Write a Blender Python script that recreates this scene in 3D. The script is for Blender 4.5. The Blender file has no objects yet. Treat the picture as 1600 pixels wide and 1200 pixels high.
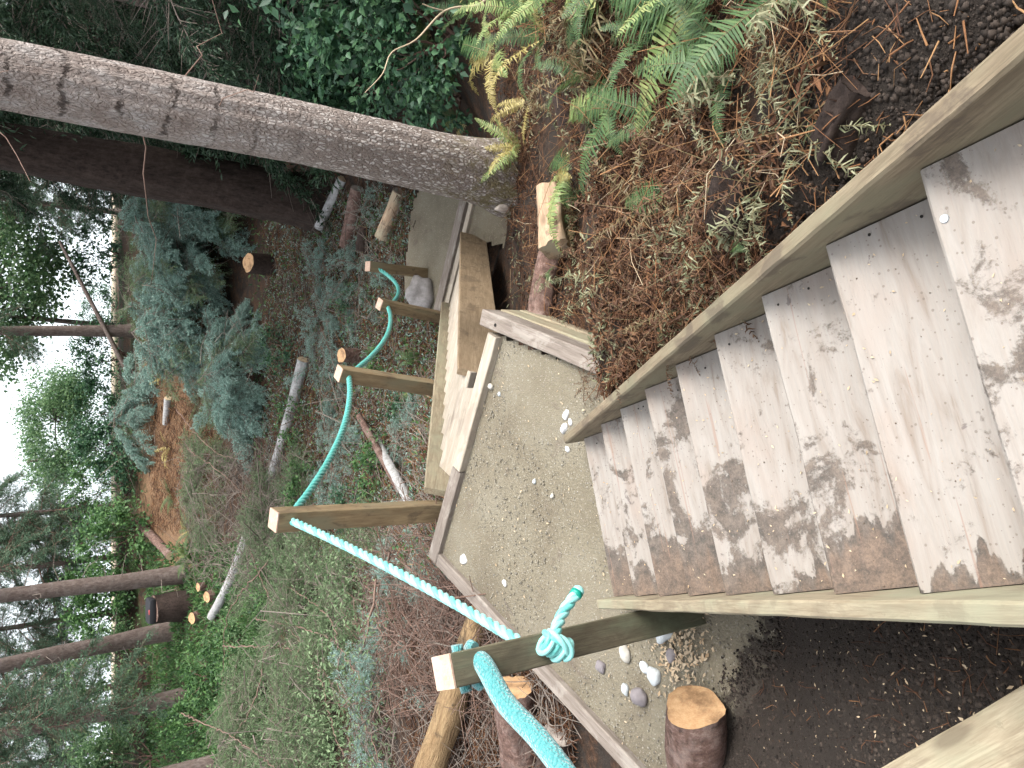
import bpy, bmesh, math, random
import numpy as np
from mathutils import Vector, Matrix, Quaternion, noise as mnoise

random.seed(7); rng = np.random.default_rng(7)
scene = bpy.context.scene
COL = scene.collection
R = math.radians

# ------------------------------------------------------------------ camera, sky, sun, exposure
CZ = 3.55
PITCH = R(38.0)
FPX = 1330.0
cam_d = bpy.data.cameras.new('camera'); cam = bpy.data.objects.new('camera', cam_d); COL.objects.link(cam)
cp, sp = math.cos(PITCH), math.sin(PITCH)
# the photographer held the phone upright and the picture is stored turned a quarter turn
cam.matrix_world = Matrix(((0, 1, 0, 0), (-sp, 0, -cp, 0), (-cp, 0, sp, CZ), (0, 0, 0, 1)))
cam_d.sensor_width = 36; cam_d.lens = 36 * FPX / 1600; cam_d.clip_end = 9000; cam_d.clip_start = 0.05
scene.camera = cam

SUN_EL, SUN_AZ = R(56), R(98)      # azimuth clockwise from +Y
w = bpy.data.worlds.new('World'); scene.world = w; w.use_nodes = True
nt = w.node_tree; nt.nodes.clear()
o_ = nt.nodes.new('ShaderNodeOutputWorld'); b_ = nt.nodes.new('ShaderNodeBackground')
s_ = nt.nodes.new('ShaderNodeTexSky'); s_.sky_type = 'NISHITA'; s_.sun_disc = False
s_.sun_elevation = SUN_EL; s_.sun_rotation = SUN_AZ; s_.air_density = 1.3; s_.dust_density = 4.0; s_.ozone_density = 1.0
hs = nt.nodes.new('ShaderNodeHueSaturation'); hs.inputs['Saturation'].default_value = 0.22; hs.inputs['Value'].default_value = 1.25
nt.links.new(s_.outputs[0], hs.inputs['Color']); nt.links.new(hs.outputs[0], b_.inputs[0])
b_.inputs[1].default_value = 0.15; nt.links.new(b_.outputs[0], o_.inputs[0])
sun_d = bpy.data.lights.new('sun', 'SUN'); sun = bpy.data.objects.new('sun', sun_d); COL.objects.link(sun)
sun_d.energy = 1.5; sun_d.angle = R(25); sun_d.color = (1, .96, .9)
sdir = Vector((math.sin(SUN_AZ) * math.cos(SUN_EL), math.cos(SUN_AZ) * math.cos(SUN_EL), math.sin(SUN_EL)))
sun.rotation_euler = sdir.to_track_quat('Z', 'Y').to_euler()
scene.view_settings.view_transform = 'Standard'; scene.view_settings.look = 'None'
scene.view_settings.exposure = 1.4; scene.view_settings.gamma = 1.0
scene.view_settings.use_curve_mapping = False
scene.render.engine = 'CYCLES'
scene.cycles.max_bounces = 3; scene.cycles.diffuse_bounces = 2; scene.cycles.glossy_bounces = 2
scene.cycles.transparent_max_bounces = 4; scene.cycles.transmission_bounces = 2
scene.cycles.use_denoising = True; scene.cycles.adaptive_threshold = .03

# ------------------------------------------------------------------ geometry of the view (survey of the place)
def ray(x, y):
    u = 600 - y; v = 800 - x
    return np.array([u, FPX * cp + v * sp, v * cp - FPX * sp])
def at(x, y, z):
    r = ray(x, y); p = r * ((z - CZ) / r[2]); return Vector((p[0], p[1], z))
def atY(x, y, Y):
    r = ray(x, y); p = r * (Y / r[1]); return Vector((p[0], p[1], CZ + p[2]))
A1, A2 = R(-16), R(24.3)
H1 = np.array([math.sin(A1), math.cos(A1)]); R1 = np.array([math.cos(A1), -math.sin(A1)])
H2 = np.array([math.sin(A2), math.cos(A2)]); R2 = np.array([math.cos(A2), -math.sin(A2)])
def f1(d, lat, z): q = H1 * d + R1 * lat; return Vector((q[0], q[1], z))
def f2(t, lat, z): q = H2 * (4.78 + t) + R2 * lat; return Vector((q[0], q[1], z))
def zt1(d): return 2.1165 - .5384 * d
def zt2(t): return -.632 * t
RUN1, RISE1 = .3538, .1905
RUN2, RISE2 = .29, .1833
LAND1 = [(.36, 4.82), (-1.27, 5.52), (-2.40, 2.9), (-2.22, 3.03), (-2.1, 2.96), (-1.95, 3.0), (-1.84, 2.9), (-1.72, 2.91), (-1.66, 2.82), (-1.57, 2.83), (-1.52, 2.72), (-1.43, 2.69), (-1.39, 2.58), (-1.28, 2.57), (-1.22, 2.48), (-1.1, 2.49), (-1.0, 2.42), (-.05, 3.25)]
LAND2Z = -3.1

# ------------------------------------------------------------------ object helpers
def lnk(o, parent=None):
    COL.objects.link(o)
    if parent is not None: o.parent = parent
    return o
def tag(o, label=None, cat=None, group=None, kind=None):
    if label: o['label'] = label
    if cat: o['category'] = cat
    if group: o['group'] = group
    if kind: o['kind'] = kind
    return o
def thing(name, label, cat, loc=(0, 0, 0), group=None):
    o = bpy.data.objects.new(name, None); o.location = loc; o.empty_display_size = .1
    COL.objects.link(o); return tag(o, label, cat, group)
def npmesh(name, V, F, mat=None, smooth=False):
    V = np.asarray(V, dtype=np.float32); F = np.asarray(F, dtype=np.int32)
    me = bpy.data.meshes.new(name); k = F.shape[1]
    me.vertices.add(len(V)); me.vertices.foreach_set('co', V.ravel())
    me.loops.add(F.size); me.loops.foreach_set('vertex_index', F.ravel())
    me.polygons.add(len(F)); me.polygons.foreach_set('loop_start', np.arange(0, F.size, k, dtype=np.int32))
    me.polygons.foreach_set('loop_total', np.full(len(F), k, dtype=np.int32))
    if smooth: me.polygons.foreach_set('use_smooth', np.ones(len(F), dtype=bool))
    me.update(calc_edges=True); me.validate()
    if mat: me.materials.append(mat)
    return me
def mobj(name, me, parent=None, loc=None):
    o = bpy.data.objects.new(name, me); lnk(o, parent)
    if loc is not None: o.location = loc
    return o
def place(o, M, parent=None):
    """world matrix M for a child of an unrotated empty (or top-level)"""
    if parent is not None: o.parent = parent; o.matrix_basis = Matrix.Translation(-parent.location) @ M
    else: o.matrix_basis = M
    return o
def under(o, Mw, par):
    """sub-part of a placed part; Mw is its world matrix"""
    pw = Matrix.Translation(par.parent.location) @ par.matrix_basis
    o.parent = par; o.matrix_basis = pw.inverted() @ Mw; return o
def frame(p0, p1, up=(0, 0, 1)):
    x = (Vector(p1) - Vector(p0)).normalized(); upv = Vector(up)
    y = upv.cross(x).normalized(); z = x.cross(y)
    return Matrix(((x.x, y.x, z.x, p0[0]), (x.y, y.y, z.y, p0[1]), (x.z, y.z, z.z, p0[2]), (0, 0, 0, 1)))
def plank_mesh(name, L, W, T, mat, bev=.006, rough=.0015, seed=0, segs=None):
    """sawn timber: x along, y width (centred), z thickness with the top at 0"""
    bm = bmesh.new(); n = segs or max(2, int(L / .12))
    rings = []
    for i in range(n + 1):
        x = L * i / n
        pts = []
        for (y, z) in ((-W/2 + bev, 0), (W/2 - bev, 0), (W/2, -bev), (W/2, -T + bev), (W/2 - bev, -T), (-W/2 + bev, -T), (-W/2, -T + bev), (-W/2, -bev)):
            nv = mnoise.noise_vector(Vector((x * 7 + seed * 13.1, y * 20 + seed, z * 20))) * rough
            nv.x = 0
            pts.append(bm.verts.new((x + (bev*.4 if i == 0 else (-bev*.4 if i == n else 0)), y + nv.y, z + nv.z)))
        rings.append(pts)
    for a, b in zip(rings, rings[1:]):
        for k in range(8): bm.faces.new((a[k], b[k], b[(k+1) % 8], a[(k+1) % 8]))
    bm.faces.new(rings[0]); bm.faces.new(rings[-1][::-1])
    bmesh.ops.recalc_face_normals(bm, faces=bm.faces)
    me = bpy.data.meshes.new(name); bm.to_mesh(me); bm.free(); me.materials.append(mat); return me
def plank(name, p0, p1, W, T, mat, parent=None, up=(0, 0, 1), **kw):
    L = (Vector(p1) - Vector(p0)).length
    o = bpy.data.objects.new(name, plank_mesh(name, L, W, T, mat, seed=random.random() * 9, **kw)); COL.objects.link(o)
    return place(o, frame(p0, p1, up), parent)

# ------------------------------------------------------------------ materials
def newmat(name):
    m = bpy.data.materials.new(name); m.use_nodes = True; n = m.node_tree
    return m, n, n.nodes['Principled BSDF']
def N(n, t, **kw):
    x = n.nodes.new(t)
    for k, v in kw.items():
        if k in x.inputs: x.inputs[k].default_value = v
        else: setattr(x, k, v)
    return x
def coords(n, kind='Object', scale=(1, 1, 1), rnd=False):
    tc = N(n, 'ShaderNodeTexCoord'); mp = N(n, 'ShaderNodeMapping'); mp.inputs['Scale'].default_value = scale
    n.links.new(tc.outputs[kind], mp.inputs[0])
    if rnd:
        oi = N(n, 'ShaderNodeObjectInfo'); mul = N(n, 'ShaderNodeVectorMath', operation='SCALE'); mul.inputs[0].default_value = (37, 23, 51)
        n.links.new(oi.outputs['Random'], mul.inputs['Scale']); n.links.new(mul.outputs[0], mp.inputs['Location'])
    return mp.outputs[0]
def ramp(n, fac, stops, interp='LINEAR'):
    r = N(n, 'ShaderNodeValToRGB'); r.color_ramp.interpolation = interp
    while len(r.color_ramp.elements) > 1: r.color_ramp.elements.remove(r.color_ramp.elements[-1])
    r.color_ramp.elements[0].position = stops[0][0]; r.color_ramp.elements[0].color = (*stops[0][1], 1)
    for p, c in stops[1:]:
        e = r.color_ramp.elements.new(p); e.color = (*c, 1)
    n.links.new(fac, r.inputs[0]); return r.outputs[0]
def noi(n, vec, scale, detail=4, rough=.6, dist=0):
    t = N(n, 'ShaderNodeTexNoise'); t.inputs['Scale'].default_value = scale; t.inputs['Detail'].default_value = detail
    t.inputs['Roughness'].default_value = rough; t.inputs['Distortion'].default_value = dist
    n.links.new(vec, t.inputs['Vector']); return t.outputs['Fac']
def mix(n, fac, a, b, mode='MIX'):
    m = N(n, 'ShaderNodeMix', data_type='RGBA', blend_type=mode)
    for s, v in ((0, fac), (6, a), (7, b)):
        if hasattr(v, 'node'): n.links.new(v, m.inputs[s])
        elif s == 0: m.inputs[s].default_value = v
        else: m.inputs[s].default_value = (*v, 1)
    return m.outputs[2]
def math_(n, op, a, b=0.0, c=None, clamp=False):
    m = N(n, 'ShaderNodeMath', operation=op); m.use_clamp = clamp
    for i, v in enumerate((a, b) if c is None else (a, b, c)):
        if hasattr(v, 'node'): n.links.new(v, m.inputs[i])
        else: m.inputs[i].default_value = v
    return m.outputs[0]
def sstep(n, v, a, b):
    m = N(n, 'ShaderNodeMapRange', interpolation_type='SMOOTHSTEP'); m.inputs[1].default_value = a; m.inputs[2].default_value = b
    n.links.new(v, m.inputs[0]); return m.outputs[0]
def bump(n, bs, h, strength, dist=.01):
    b = N(n, 'ShaderNodeBump'); b.inputs['Strength'].default_value = strength; b.inputs['Distance'].default_value = dist
    n.links.new(h, b.inputs['Height']); n.links.new(b.outputs[0], bs.inputs['Normal'])
def sep(n, vec):
    s = N(n, 'ShaderNodeSeparateXYZ'); n.links.new(vec, s.inputs[0]); return s.outputs

def wood(name, light, dark, stain=None, stain_amt=.0, rough=.75, grain=1.0, green=None, bmp=.35, bd=.004):
    m, n, bs = newmat(name)
    v = coords(n, 'Object', (1.0, 9, 9), True)
    g = noi(n, v, 3.2, 8, .68, .6); fine = noi(n, coords(n, 'Object', (4, 70, 70), True), 2.0, 3, .6)
    big = noi(n, coords(n, 'Object', (1.2, 2.5, 2.5), True), 1.6, 4, .6)
    c = ramp(n, g, [(.3, dark), (.62, light)])
    c = mix(n, math_(n, 'MULTIPLY', sstep(n, fine, .42, .68), .6 * grain), c, dark)
    ft = noi(n, coords(n, 'Object', (.5, 16, 16), True), 2.4, 5, .7, 1.2); c = mix(n, math_(n, 'MULTIPLY', sstep(n, ft, .56, .66), .55), c, tuple(x*.75 for x in dark))
    dt = noi(n, coords(n, 'Object', (1, 1, 1), True), 26, 7, .75); c = mix(n, math_(n, 'MULTIPLY', sstep(n, dt, .58, .7), .45), c, tuple(x*.6 for x in dark))
    kv = N(n, 'ShaderNodeTexVoronoi'); kv.inputs['Scale'].default_value = 1; n.links.new(coords(n, 'Object', (2.2, 7, 7), True), kv.inputs['Vector']); kc = N(n, 'ShaderNodeSeparateColor'); n.links.new(kv.outputs['Color'], kc.inputs[0])
    if green: c = mix(n, sstep(n, big, .42, .68), c, green)
    kd = math_(n, 'ADD', kv.outputs['Distance'], math_(n, 'MULTIPLY', math_(n, 'GREATER_THAN', .6, kc.outputs[0]), 9.0)); c = mix(n, math_(n, 'MULTIPLY', sstep(n, kd, .20, .10), .75), c, tuple(x*.45 for x in dark)); c = mix(n, math_(n, 'MULTIPLY', sstep(n, kd, .36, .2), .3), c, dark)
    if stain:
        bl = noi(n, coords(n, 'Object', (2.0, 3.2, 3.2), True), 2.2, 7, .62, .4)
        c = mix(n, math_(n, 'MULTIPLY', sstep(n, bl, .53, .62), stain_amt), c, stain)
    n.links.new(c, bs.inputs['Base Color']); bs.inputs['Roughness'].default_value = rough
    bs.inputs['Specular IOR Level'].default_value = .3
    bump(n, bs, math_(n, 'ADD', g, fine), bmp, bd)
    return m

def tread_mat(name, wet_x):
    """bleached fir tread; trodden-in mud along the left end and in blotches near the nosing"""
    m, n, bs = newmat(name)
    v = coords(n, 'Object', (1.3, 7, 7), True)
    g = noi(n, v, 2.6, 7, .62, .9); fine = noi(n, coords(n, 'Object', (5, 90, 90), True), 2.0, 3, .6)
    big = noi(n, coords(n, 'Object', (1, 1.5, 1), True), 2.6, 3, .5)
    c = ramp(n, g, [(.28, (.14, .118, .098)), (.43, (.20, .186, .168)), (.62, (.236, .227, .21))])
    c = mix(n, math_(n, 'MULTIPLY', sstep(n, big, .5, .72), .55), c, (.225, .175, .145))
    c = mix(n, math_(n, 'MULTIPLY', fine, .38), c, (.32, .25, .2))
    xyz = sep(n, coords(n, 'Object'))
    bl = noi(n, coords(n, 'Object', (1, 1, 1), True), 4.6, 8, .66, .5)
    bl2 = noi(n, coords(n, 'Object', (1, .8, 1), True), 22, 6, .7, .3)
    mk = math_(n, 'ADD', bl, math_(n, 'MULTIPLY', math_(n, 'SUBTRACT', bl2, .5), .25))
    # closeness to the muddy left end of the board, plus a bias to its front half
    wv = math_(n, 'ADD', xyz[0], math_(n, 'MULTIPLY', math_(n, 'SUBTRACT', noi(n, coords(n, 'Object', (.3, 1.6, 1), True), 5.0, 4, .6), .5), -.5))
    rnd = N(n, 'ShaderNodeObjectInfo').outputs['Random']; left = sstep(n, math_(n, 'SUBTRACT', wv, math_(n, 'MULTIPLY_ADD', rnd, .22, -.10)), wet_x, 0.0)
    nose = math_(n, 'MULTIPLY', sstep(n, xyz[0], .65, .2), .07)
    r2_ = math_(n, 'FRACT', math_(n, 'MULTIPLY', rnd, 7.31)); front = math_(n, 'MULTIPLY', sstep(n, xyz[1], -.12, .17), .055)
    mask = math_(n, 'ADD', math_(n, 'ADD', math_(n, 'ADD', mk, nose), math_(n, 'MULTIPLY_ADD', r2_, .10, -.085)), math_(n, 'ADD', front, math_(n, 'MULTIPLY', left, .30)))
    st = sstep(n, math_(n, 'ADD', mask, math_(n, 'MULTIPLY', math_(n, 'SUBTRACT', noi(n, coords(n, 'Object', (1, 1, 1), True), 90, 4, .7), .5), .16)), .56, .645)
    gr_ = noi(n, coords(n, 'Object', (1, 1, 1), True), 120, 5, .75)
    mud = mix(n, sstep(n, math_(n, 'ADD', math_(n, 'MULTIPLY', bl2, .6), math_(n, 'MULTIPLY', gr_, .4)), .36, .68), (.025, .02, .016), (.14, .108, .084))
    mud = mix(n, math_(n, 'MULTIPLY', sstep(n, left, .45, 1.0), .7), mud, mix(n, sstep(n, math_(n, 'ADD', math_(n, 'MULTIPLY', gr_, .5), math_(n, 'MULTIPLY', bl2, .5)), .35, .65), (.035, .023, .016), (.165, .105, .068)))
    c = mix(n, math_(n, 'MULTIPLY', st, .86), c, mud)
    sp_ = N(n, 'ShaderNodeTexVoronoi'); sp_.inputs['Scale'].default_value = 60; n.links.new(coords(n, 'Object', (1, 1, 1), True), sp_.inputs['Vector'])
    sc_ = N(n, 'ShaderNodeSeparateColor'); n.links.new(sp_.outputs['Color'], sc_.inputs[0])
    c = mix(n, math_(n, 'MULTIPLY', math_(n, 'LESS_THAN', sp_.outputs['Distance'], math_(n, 'MULTIPLY', sc_.outputs[0], .22)), .6), c, (.11, .085, .07))
    ck = noi(n, coords(n, 'Object', (.7, 26, 26), True), 1.4, 3, .6, .8); c = mix(n, math_(n, 'MULTIPLY', sstep(n, ck, .63, .68), .5), c, (.20, .12, .085))
    bz = noi(n, coords(n, 'Object', (1, 1, 1), True), 13, 4, .6, .3); c = mix(n, math_(n, 'MULTIPLY', sstep(n, bz, .70, .74), .75), c, (.10, .08, .075))
    n.links.new(c, bs.inputs['Base Color']); bs.inputs['Roughness'].default_value = .7
    bs.inputs['Specular IOR Level'].default_value = .35
    bump(n, bs, math_(n, 'ADD', math_(n, 'MULTIPLY', g, .6), math_(n, 'ADD', fine, math_(n, 'MULTIPLY', math_(n, 'MULTIPLY', st, bl2), 2.0))), .45, .004)
    return m

def fir_bark():
    """thin grey bark: small pale flakes below, smoother with dark branch-whorl rings higher up"""
    m, n, bs = newmat('grey fir bark'); xyz = sep(n, coords(n, 'Object'))
    w1 = noi(n, coords(n, 'Object'), 9, 4, .65); w2 = noi(n, coords(n, 'Object', (1.1, 1, 1)), 11, 4, .65)
    cv = N(n, 'ShaderNodeCombineXYZ'); n.links.new(math_(n, 'MULTIPLY', w1, 1.9), cv.inputs[0]); n.links.new(math_(n, 'MULTIPLY', w2, 1.9), cv.inputs[1]); n.links.new(math_(n, 'MULTIPLY', w1, 1.6), cv.inputs[2])
    va = N(n, 'ShaderNodeVectorMath', operation='ADD'); n.links.new(coords(n, 'Object', (46, 46, 20)), va.inputs[0]); n.links.new(cv.outputs[0], va.inputs[1])
    vo = N(n, 'ShaderNodeTexVoronoi', feature='DISTANCE_TO_EDGE'); vo.inputs['Scale'].default_value = 1; n.links.new(va.outputs[0], vo.inputs['Vector'])
    vc = N(n, 'ShaderNodeTexVoronoi'); vc.inputs['Scale'].default_value = 1; n.links.new(va.outputs[0], vc.inputs['Vector'])
    rc = N(n, 'ShaderNodeSeparateColor'); n.links.new(vc.outputs['Color'], rc.inputs[0])
    e = sstep(n, vo.outputs['Distance'], .04, .26); fine = noi(n, coords(n, 'Object', (1, 1, .6)), 70, 6, .75); mid = noi(n, coords(n, 'Object', (1, 1, .5)), 9, 6, .7)
    up = sstep(n, xyz[2], .9, 3.2)
    low = mix(n, math_(n, 'MULTIPLY', e, sstep(n, rc.outputs[0], .15, .8)), (.215, .178, .155), (.56, .52, .485))
    hi = ramp(n, mid, [(.32, (.36, .30, .265)), (.48, (.50, .445, .405)), (.58, (.60, .56, .53)), (.68, (.69, .67, .65))])
    hi = mix(n, math_(n, 'MULTIPLY', e, .35), mix(n, .6, hi, (.16, .12, .105)), hi)
    c = mix(n, up, low, hi); c = mix(n, math_(n, 'MULTIPLY', sstep(n, fine, .4, .75), .6), c, (.12, .092, .083))
    ww = math_(n, 'ADD', math_(n, 'MULTIPLY', xyz[2], 3.4), math_(n, 'MULTIPLY', noi(n, coords(n, 'Object', (1, 1, .3)), 4, 5, .7), 1.1)); sn = math_(n, 'SINE', math_(n, 'MULTIPLY', ww, 6.283))
    pat = sstep(n, noi(n, coords(n, 'Object', (1, 1, .4)), 7, 4, .7), .42, .6)
    ring = math_(n, 'MULTIPLY', math_(n, 'MULTIPLY', sstep(n, sn, .9, 1.0), pat), up); c = mix(n, math_(n, 'MULTIPLY', ring, .85), c, (.045, .035, .03))
    mo = math_(n, 'MULTIPLY', sstep(n, noi(n, coords(n, 'Object'), 8, 6, .75), .44, .6), sstep(n, xyz[2], 1.1, .1)); c = mix(n, math_(n, 'MULTIPLY', mo, .8), c, (.15, .125, .05))
    n.links.new(c, bs.inputs['Base Color']); bs.inputs['Roughness'].default_value = .9; bs.inputs['Specular IOR Level'].default_value = .15
    bump(n, bs, math_(n, 'ADD', math_(n, 'MULTIPLY', e, 1.0), math_(n, 'SUBTRACT', fine, ring)), .8, .012); return m
def thin_bark(name, a, b, c_):
    m, n, bs = newmat(name); f = noi(n, coords(n, 'Object', (1, 1, .35), True), 22, 7, .75); g = noi(n, coords(n, 'Object', (1, 1, 1.4), True), 5, 5, .7)
    c = ramp(n, f, [(.3, a), (.55, b), (.75, c_)]); c = mix(n, sstep(n, g, .45, .7), c, mix(n, .5, c, c_)); n.links.new(c, bs.inputs['Base Color']); bs.inputs['Roughness'].default_value = .9; bs.inputs['Specular IOR Level'].default_value = .15
    bump(n, bs, f, .9, .02); return m

def bark_mat(name, ridge, crack, lichen=None, scale=(14, 14, 3.5), ring=None, moss=None, zmoss=0):
    m, n, bs = newmat(name)
    v = coords(n, 'Object', scale)
    wob = noi(n, coords(n, 'Object'), 6, 3, .6)
    vv = N(n, 'ShaderNodeVectorMath', operation='ADD'); n.links.new(v, vv.inputs[0])
    cv = N(n, 'ShaderNodeCombineXYZ'); n.links.new(math_(n, 'MULTIPLY', wob, 2.2), cv.inputs[0]); n.links.new(math_(n, 'MULTIPLY', wob, 2.2), cv.inputs[1]); n.links.new(cv.outputs[0], vv.inputs[1])
    vo = N(n, 'ShaderNodeTexVoronoi', feature='DISTANCE_TO_EDGE'); vo.inputs['Scale'].default_value = 1.0; n.links.new(vv.outputs[0], vo.inputs['Vector'])
    e = sstep(n, vo.outputs['Distance'], .02, .3)
    fine = noi(n, coords(n, 'Object', (1, 1, .5)), 40, 6, .7)
    c = mix(n, e, crack, ridge)
    c = mix(n, math_(n, 'MULTIPLY', fine, .55), c, crack)
    if lichen:
        lz = noi(n, coords(n, 'Object', (1, 1, .7)), 13, 7, .7, .5)
        c = mix(n, math_(n, 'MULTIPLY', math_(n, 'MULTIPLY', sstep(n, lz, .47, .62), e), .8), c, lichen)
    if ring:
        xyz = sep(n, coords(n, 'Object'))
        ww = math_(n, 'ADD', math_(n, 'MULTIPLY', xyz[2], 4.2), math_(n, 'MULTIPLY', noi(n, coords(n, 'Object'), 3, 3), 1.6))
        s = math_(n, 'SINE', math_(n, 'MULTIPLY', ww, 6.283))
        up = sstep(n, xyz[2], 1.6, 2.6)
        c = mix(n, math_(n, 'MULTIPLY', math_(n, 'MULTIPLY', sstep(n, s, .82, .98), up), .8), c, ring)
    if moss:
        xyz2 = sep(n, coords(n, 'Object')); mo = noi(n, coords(n, 'Object'), 7, 6, .7)
        k = math_(n, 'MULTIPLY', sstep(n, mo, .45, .6), sstep(n, xyz2[2], zmoss, 0.0))
        c = mix(n, math_(n, 'MULTIPLY', k, .8), c, moss)
    n.links.new(c, bs.inputs['Base Color']); bs.inputs['Roughness'].default_value = .9; bs.inputs['Specular IOR Level'].default_value = .15
    bump(n, bs, math_(n, 'ADD', e, math_(n, 'MULTIPLY', fine, .7)), .9, .02)
    return m

def leafmat(name, cols, trans=.35, rough=.5, island=True, objvar=False, back=None):
    m, n, bs = newmat(name)
    if island: src = N(n, 'ShaderNodeNewGeometry').outputs['Random Per Island']
    else: src = N(n, 'ShaderNodeObjectInfo').outputs['Random']
    k = len(cols); c = ramp(n, src, [(i / max(1, k - 1), cols[i]) for i in range(k)])
    big = noi(n, coords(n, 'Object'), 2.1, 3, .5)
    c = mix(n, sstep(n, big, .35, .75), c, mix(n, .45, c, cols[0]))
    n.links.new(c, bs.inputs['Base Color']); bs.inputs['Roughness'].default_value = rough; bs.inputs['Specular IOR Level'].default_value = .35
    tr = N(n, 'ShaderNodeBsdfTranslucent'); ms = N(n, 'ShaderNodeMixShader'); ms.inputs[0].default_value = trans
    n.links.new(mix(n, .5, c, (.25, .32, .05), 'MULTIPLY') if False else c, tr.inputs[0])
    n.links.new(bs.outputs[0], ms.inputs[1]); n.links.new(tr.outputs[0], ms.inputs[2])
    n.links.new(ms.outputs[0], n.nodes['Material Output'].inputs[0])
    return m
def islandmat(name, cols, rough=.85):
    m, n, bs = newmat(name)
    g = N(n, 'ShaderNodeNewGeometry').outputs['Random Per Island']; k = len(cols)
    c = ramp(n, g, [(i / max(1, k - 1), cols[i]) for i in range(k)])
    f = noi(n, coords(n, 'Object'), 60, 3, .6)
    c = mix(n, math_(n, 'MULTIPLY', f, .5), c, tuple(x * .5 for x in cols[0]))
    n.links.new(c, bs.inputs['Base Color']); bs.inputs['Roughness'].default_value = rough; bs.inputs['Specular IOR Level'].default_value = .2
    return m
def cutmat(name, c0, c1):
    m, n, bs = newmat(name)
    xyz = sep(n, coords(n, 'Object'))
    rr = math_(n, 'SQRT', math_(n, 'ADD', math_(n, 'POWER', xyz[1], 2.0), math_(n, 'POWER', xyz[2], 2.0)))
    nz = noi(n, coords(n, 'Object'), 9, 5, .65)
    s = math_(n, 'SINE', math_(n, 'ADD', math_(n, 'MULTIPLY', rr, 520), math_(n, 'MULTIPLY', nz, 9)))
    c = mix(n, math_(n, 'ADD', math_(n, 'MULTIPLY', s, .07), sstep(n, noi(n, coords(n, 'Object'), 34, 6, .75), .3, .75)), c0, c1)
    c = mix(n, sstep(n, nz, .45, .72), c, tuple(x * .5 for x in c0))
    n.links.new(c, bs.inputs['Base Color']); bs.inputs['Roughness'].default_value = .85
    bump(n, bs, noi(n, coords(n, 'Object', (1, 1, 1)), 60, 4), .4, .005)
    return m

M = {}
M['tread'] = tread_mat('bleached tread boards', .07)
M['tread_pale'] = tread_mat('bleached lower tread boards', .22)
M['olive'] = wood('treated stringer timber', (.235, .187, .125), (.12, .09, .058), (.08, .06, .045), .6, green=(.18, .16, .104))
M['olive_pale'] = wood('treated timber pale', (.29, .25, .172), (.16, .125, .082), (.13, .1, .07), .35, green=(.235, .226, .155))
M['brownface'] = wood('brown stained stringer', (.26, .195, .125), (.15, .105, .062), (.10, .07, .045), .6)
M['grey_wood'] = wood('weathered grey brown edging', (.225, .193, .165), (.12, .097, .08), (.31, .285, .25), .4)
M['fresh_wood'] = wood('pale sawn wood', (.37, .33, .275), (.27, .225, .17), (.18, .145, .12), .35)
M['post'] = wood('brown treated post', (.25, .185, .105), (.13, .09, .05), (.07, .05, .035), .5, green=(.17, .15, .095))
M['post_dark'] = wood('olive brown near post', (.15, .13, .085), (.075, .06, .04), (.05, .045, .03), .3, green=(.13, .14, .09))
M['post_cap'] = wood('sawn post end grain', (.48, .345, .265), (.36, .24, .175), (.5, .40, .36), .3)
M['bark_big'] = fir_bark()
M['bark_dark'] = thin_bark('dark red brown bark', (.014, .010, .009), (.042, .030, .025), (.075, .054, .045))
M['bark_thin'] = thin_bark('slender grey brown bark', (.07, .052, .045), (.15, .115, .10), (.24, .205, .19))
M['bark_log'] = thin_bark('log bark', (.03, .02, .017), (.14, .085, .068), (.30, .235, .205))
M['bark_grey'] = thin_bark('smooth pale grey bark', (.16, .15, .14), (.33, .325, .32), (.48, .48, .48))
M['cut_orange'] = cutmat('fresh orange sawn end', (.36, .205, .10), (.49, .32, .17))
M['cut_pale'] = cutmat('pale sawn end', (.55, .40, .25), (.68, .56, .40))
M['cut_grey'] = cutmat('weathered sawn end', (.33, .28, .24), (.45, .40, .36))
M['split'] = wood('split yellow wood', (.43, .30, .16), (.22, .135, .065), (.12, .08, .045), .8, rough=.95, bmp=1.0, bd=.03)
M['split_pale'] = wood('weathered split wood', (.42, .30, .20), (.22, .145, .09), (.12, .085, .06), .8, green=(.30, .27, .19))
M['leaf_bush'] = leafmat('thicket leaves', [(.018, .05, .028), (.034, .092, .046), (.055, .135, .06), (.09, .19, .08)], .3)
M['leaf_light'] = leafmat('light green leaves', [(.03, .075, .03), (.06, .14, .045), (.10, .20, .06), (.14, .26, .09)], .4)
M['leaf_tree'] = leafmat('broadleaf tree leaves', [(.06, .12, .06), (.10, .19, .085), (.16, .26, .115), (.23, .34, .17)], .6)
M['fern'] = leafmat('green fern', [(.04, .085, .03), (.07, .135, .045), (.12, .19, .065)], .35)
M['fern_pale'] = leafmat('pale yellow green fern', [(.16, .24, .075), (.25, .32, .12), (.36, .36, .14)], .35)
M['fern_yellow'] = leafmat('yellowed fern', [(.30, .25, .08), (.42, .35, .13), (.5, .43, .2)], .35)
M['fern_brown'] = leafmat('brown withered fern', [(.13, .085, .045), (.19, .15, .075), (.24, .2, .1)], .25)
M['fern_rust'] = leafmat('rust brown dead fern', [(.06, .031, .019), (.11, .055, .029), (.18, .095, .047)], .15, .8)
M['fern_dry'] = leafmat('dry curled fern', [(.20, .20, .11), (.30, .295, .19), (.15, .175, .09)], .25)
M['needles'] = leafmat('blue green conifer needles', [(.16, .265, .225), (.28, .42, .36), (.42, .56, .49)], .4, .6)
M['needles_grey'] = leafmat('grey green cut boughs', [(.085, .145, .065), (.15, .225, .11), (.24, .32, .175)], .3, .7)
M['needles_dark'] = leafmat('dark conifer needles', [(.018, .04, .022), (.03, .062, .032), (.05, .09, .045)], .2, .6)
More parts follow.
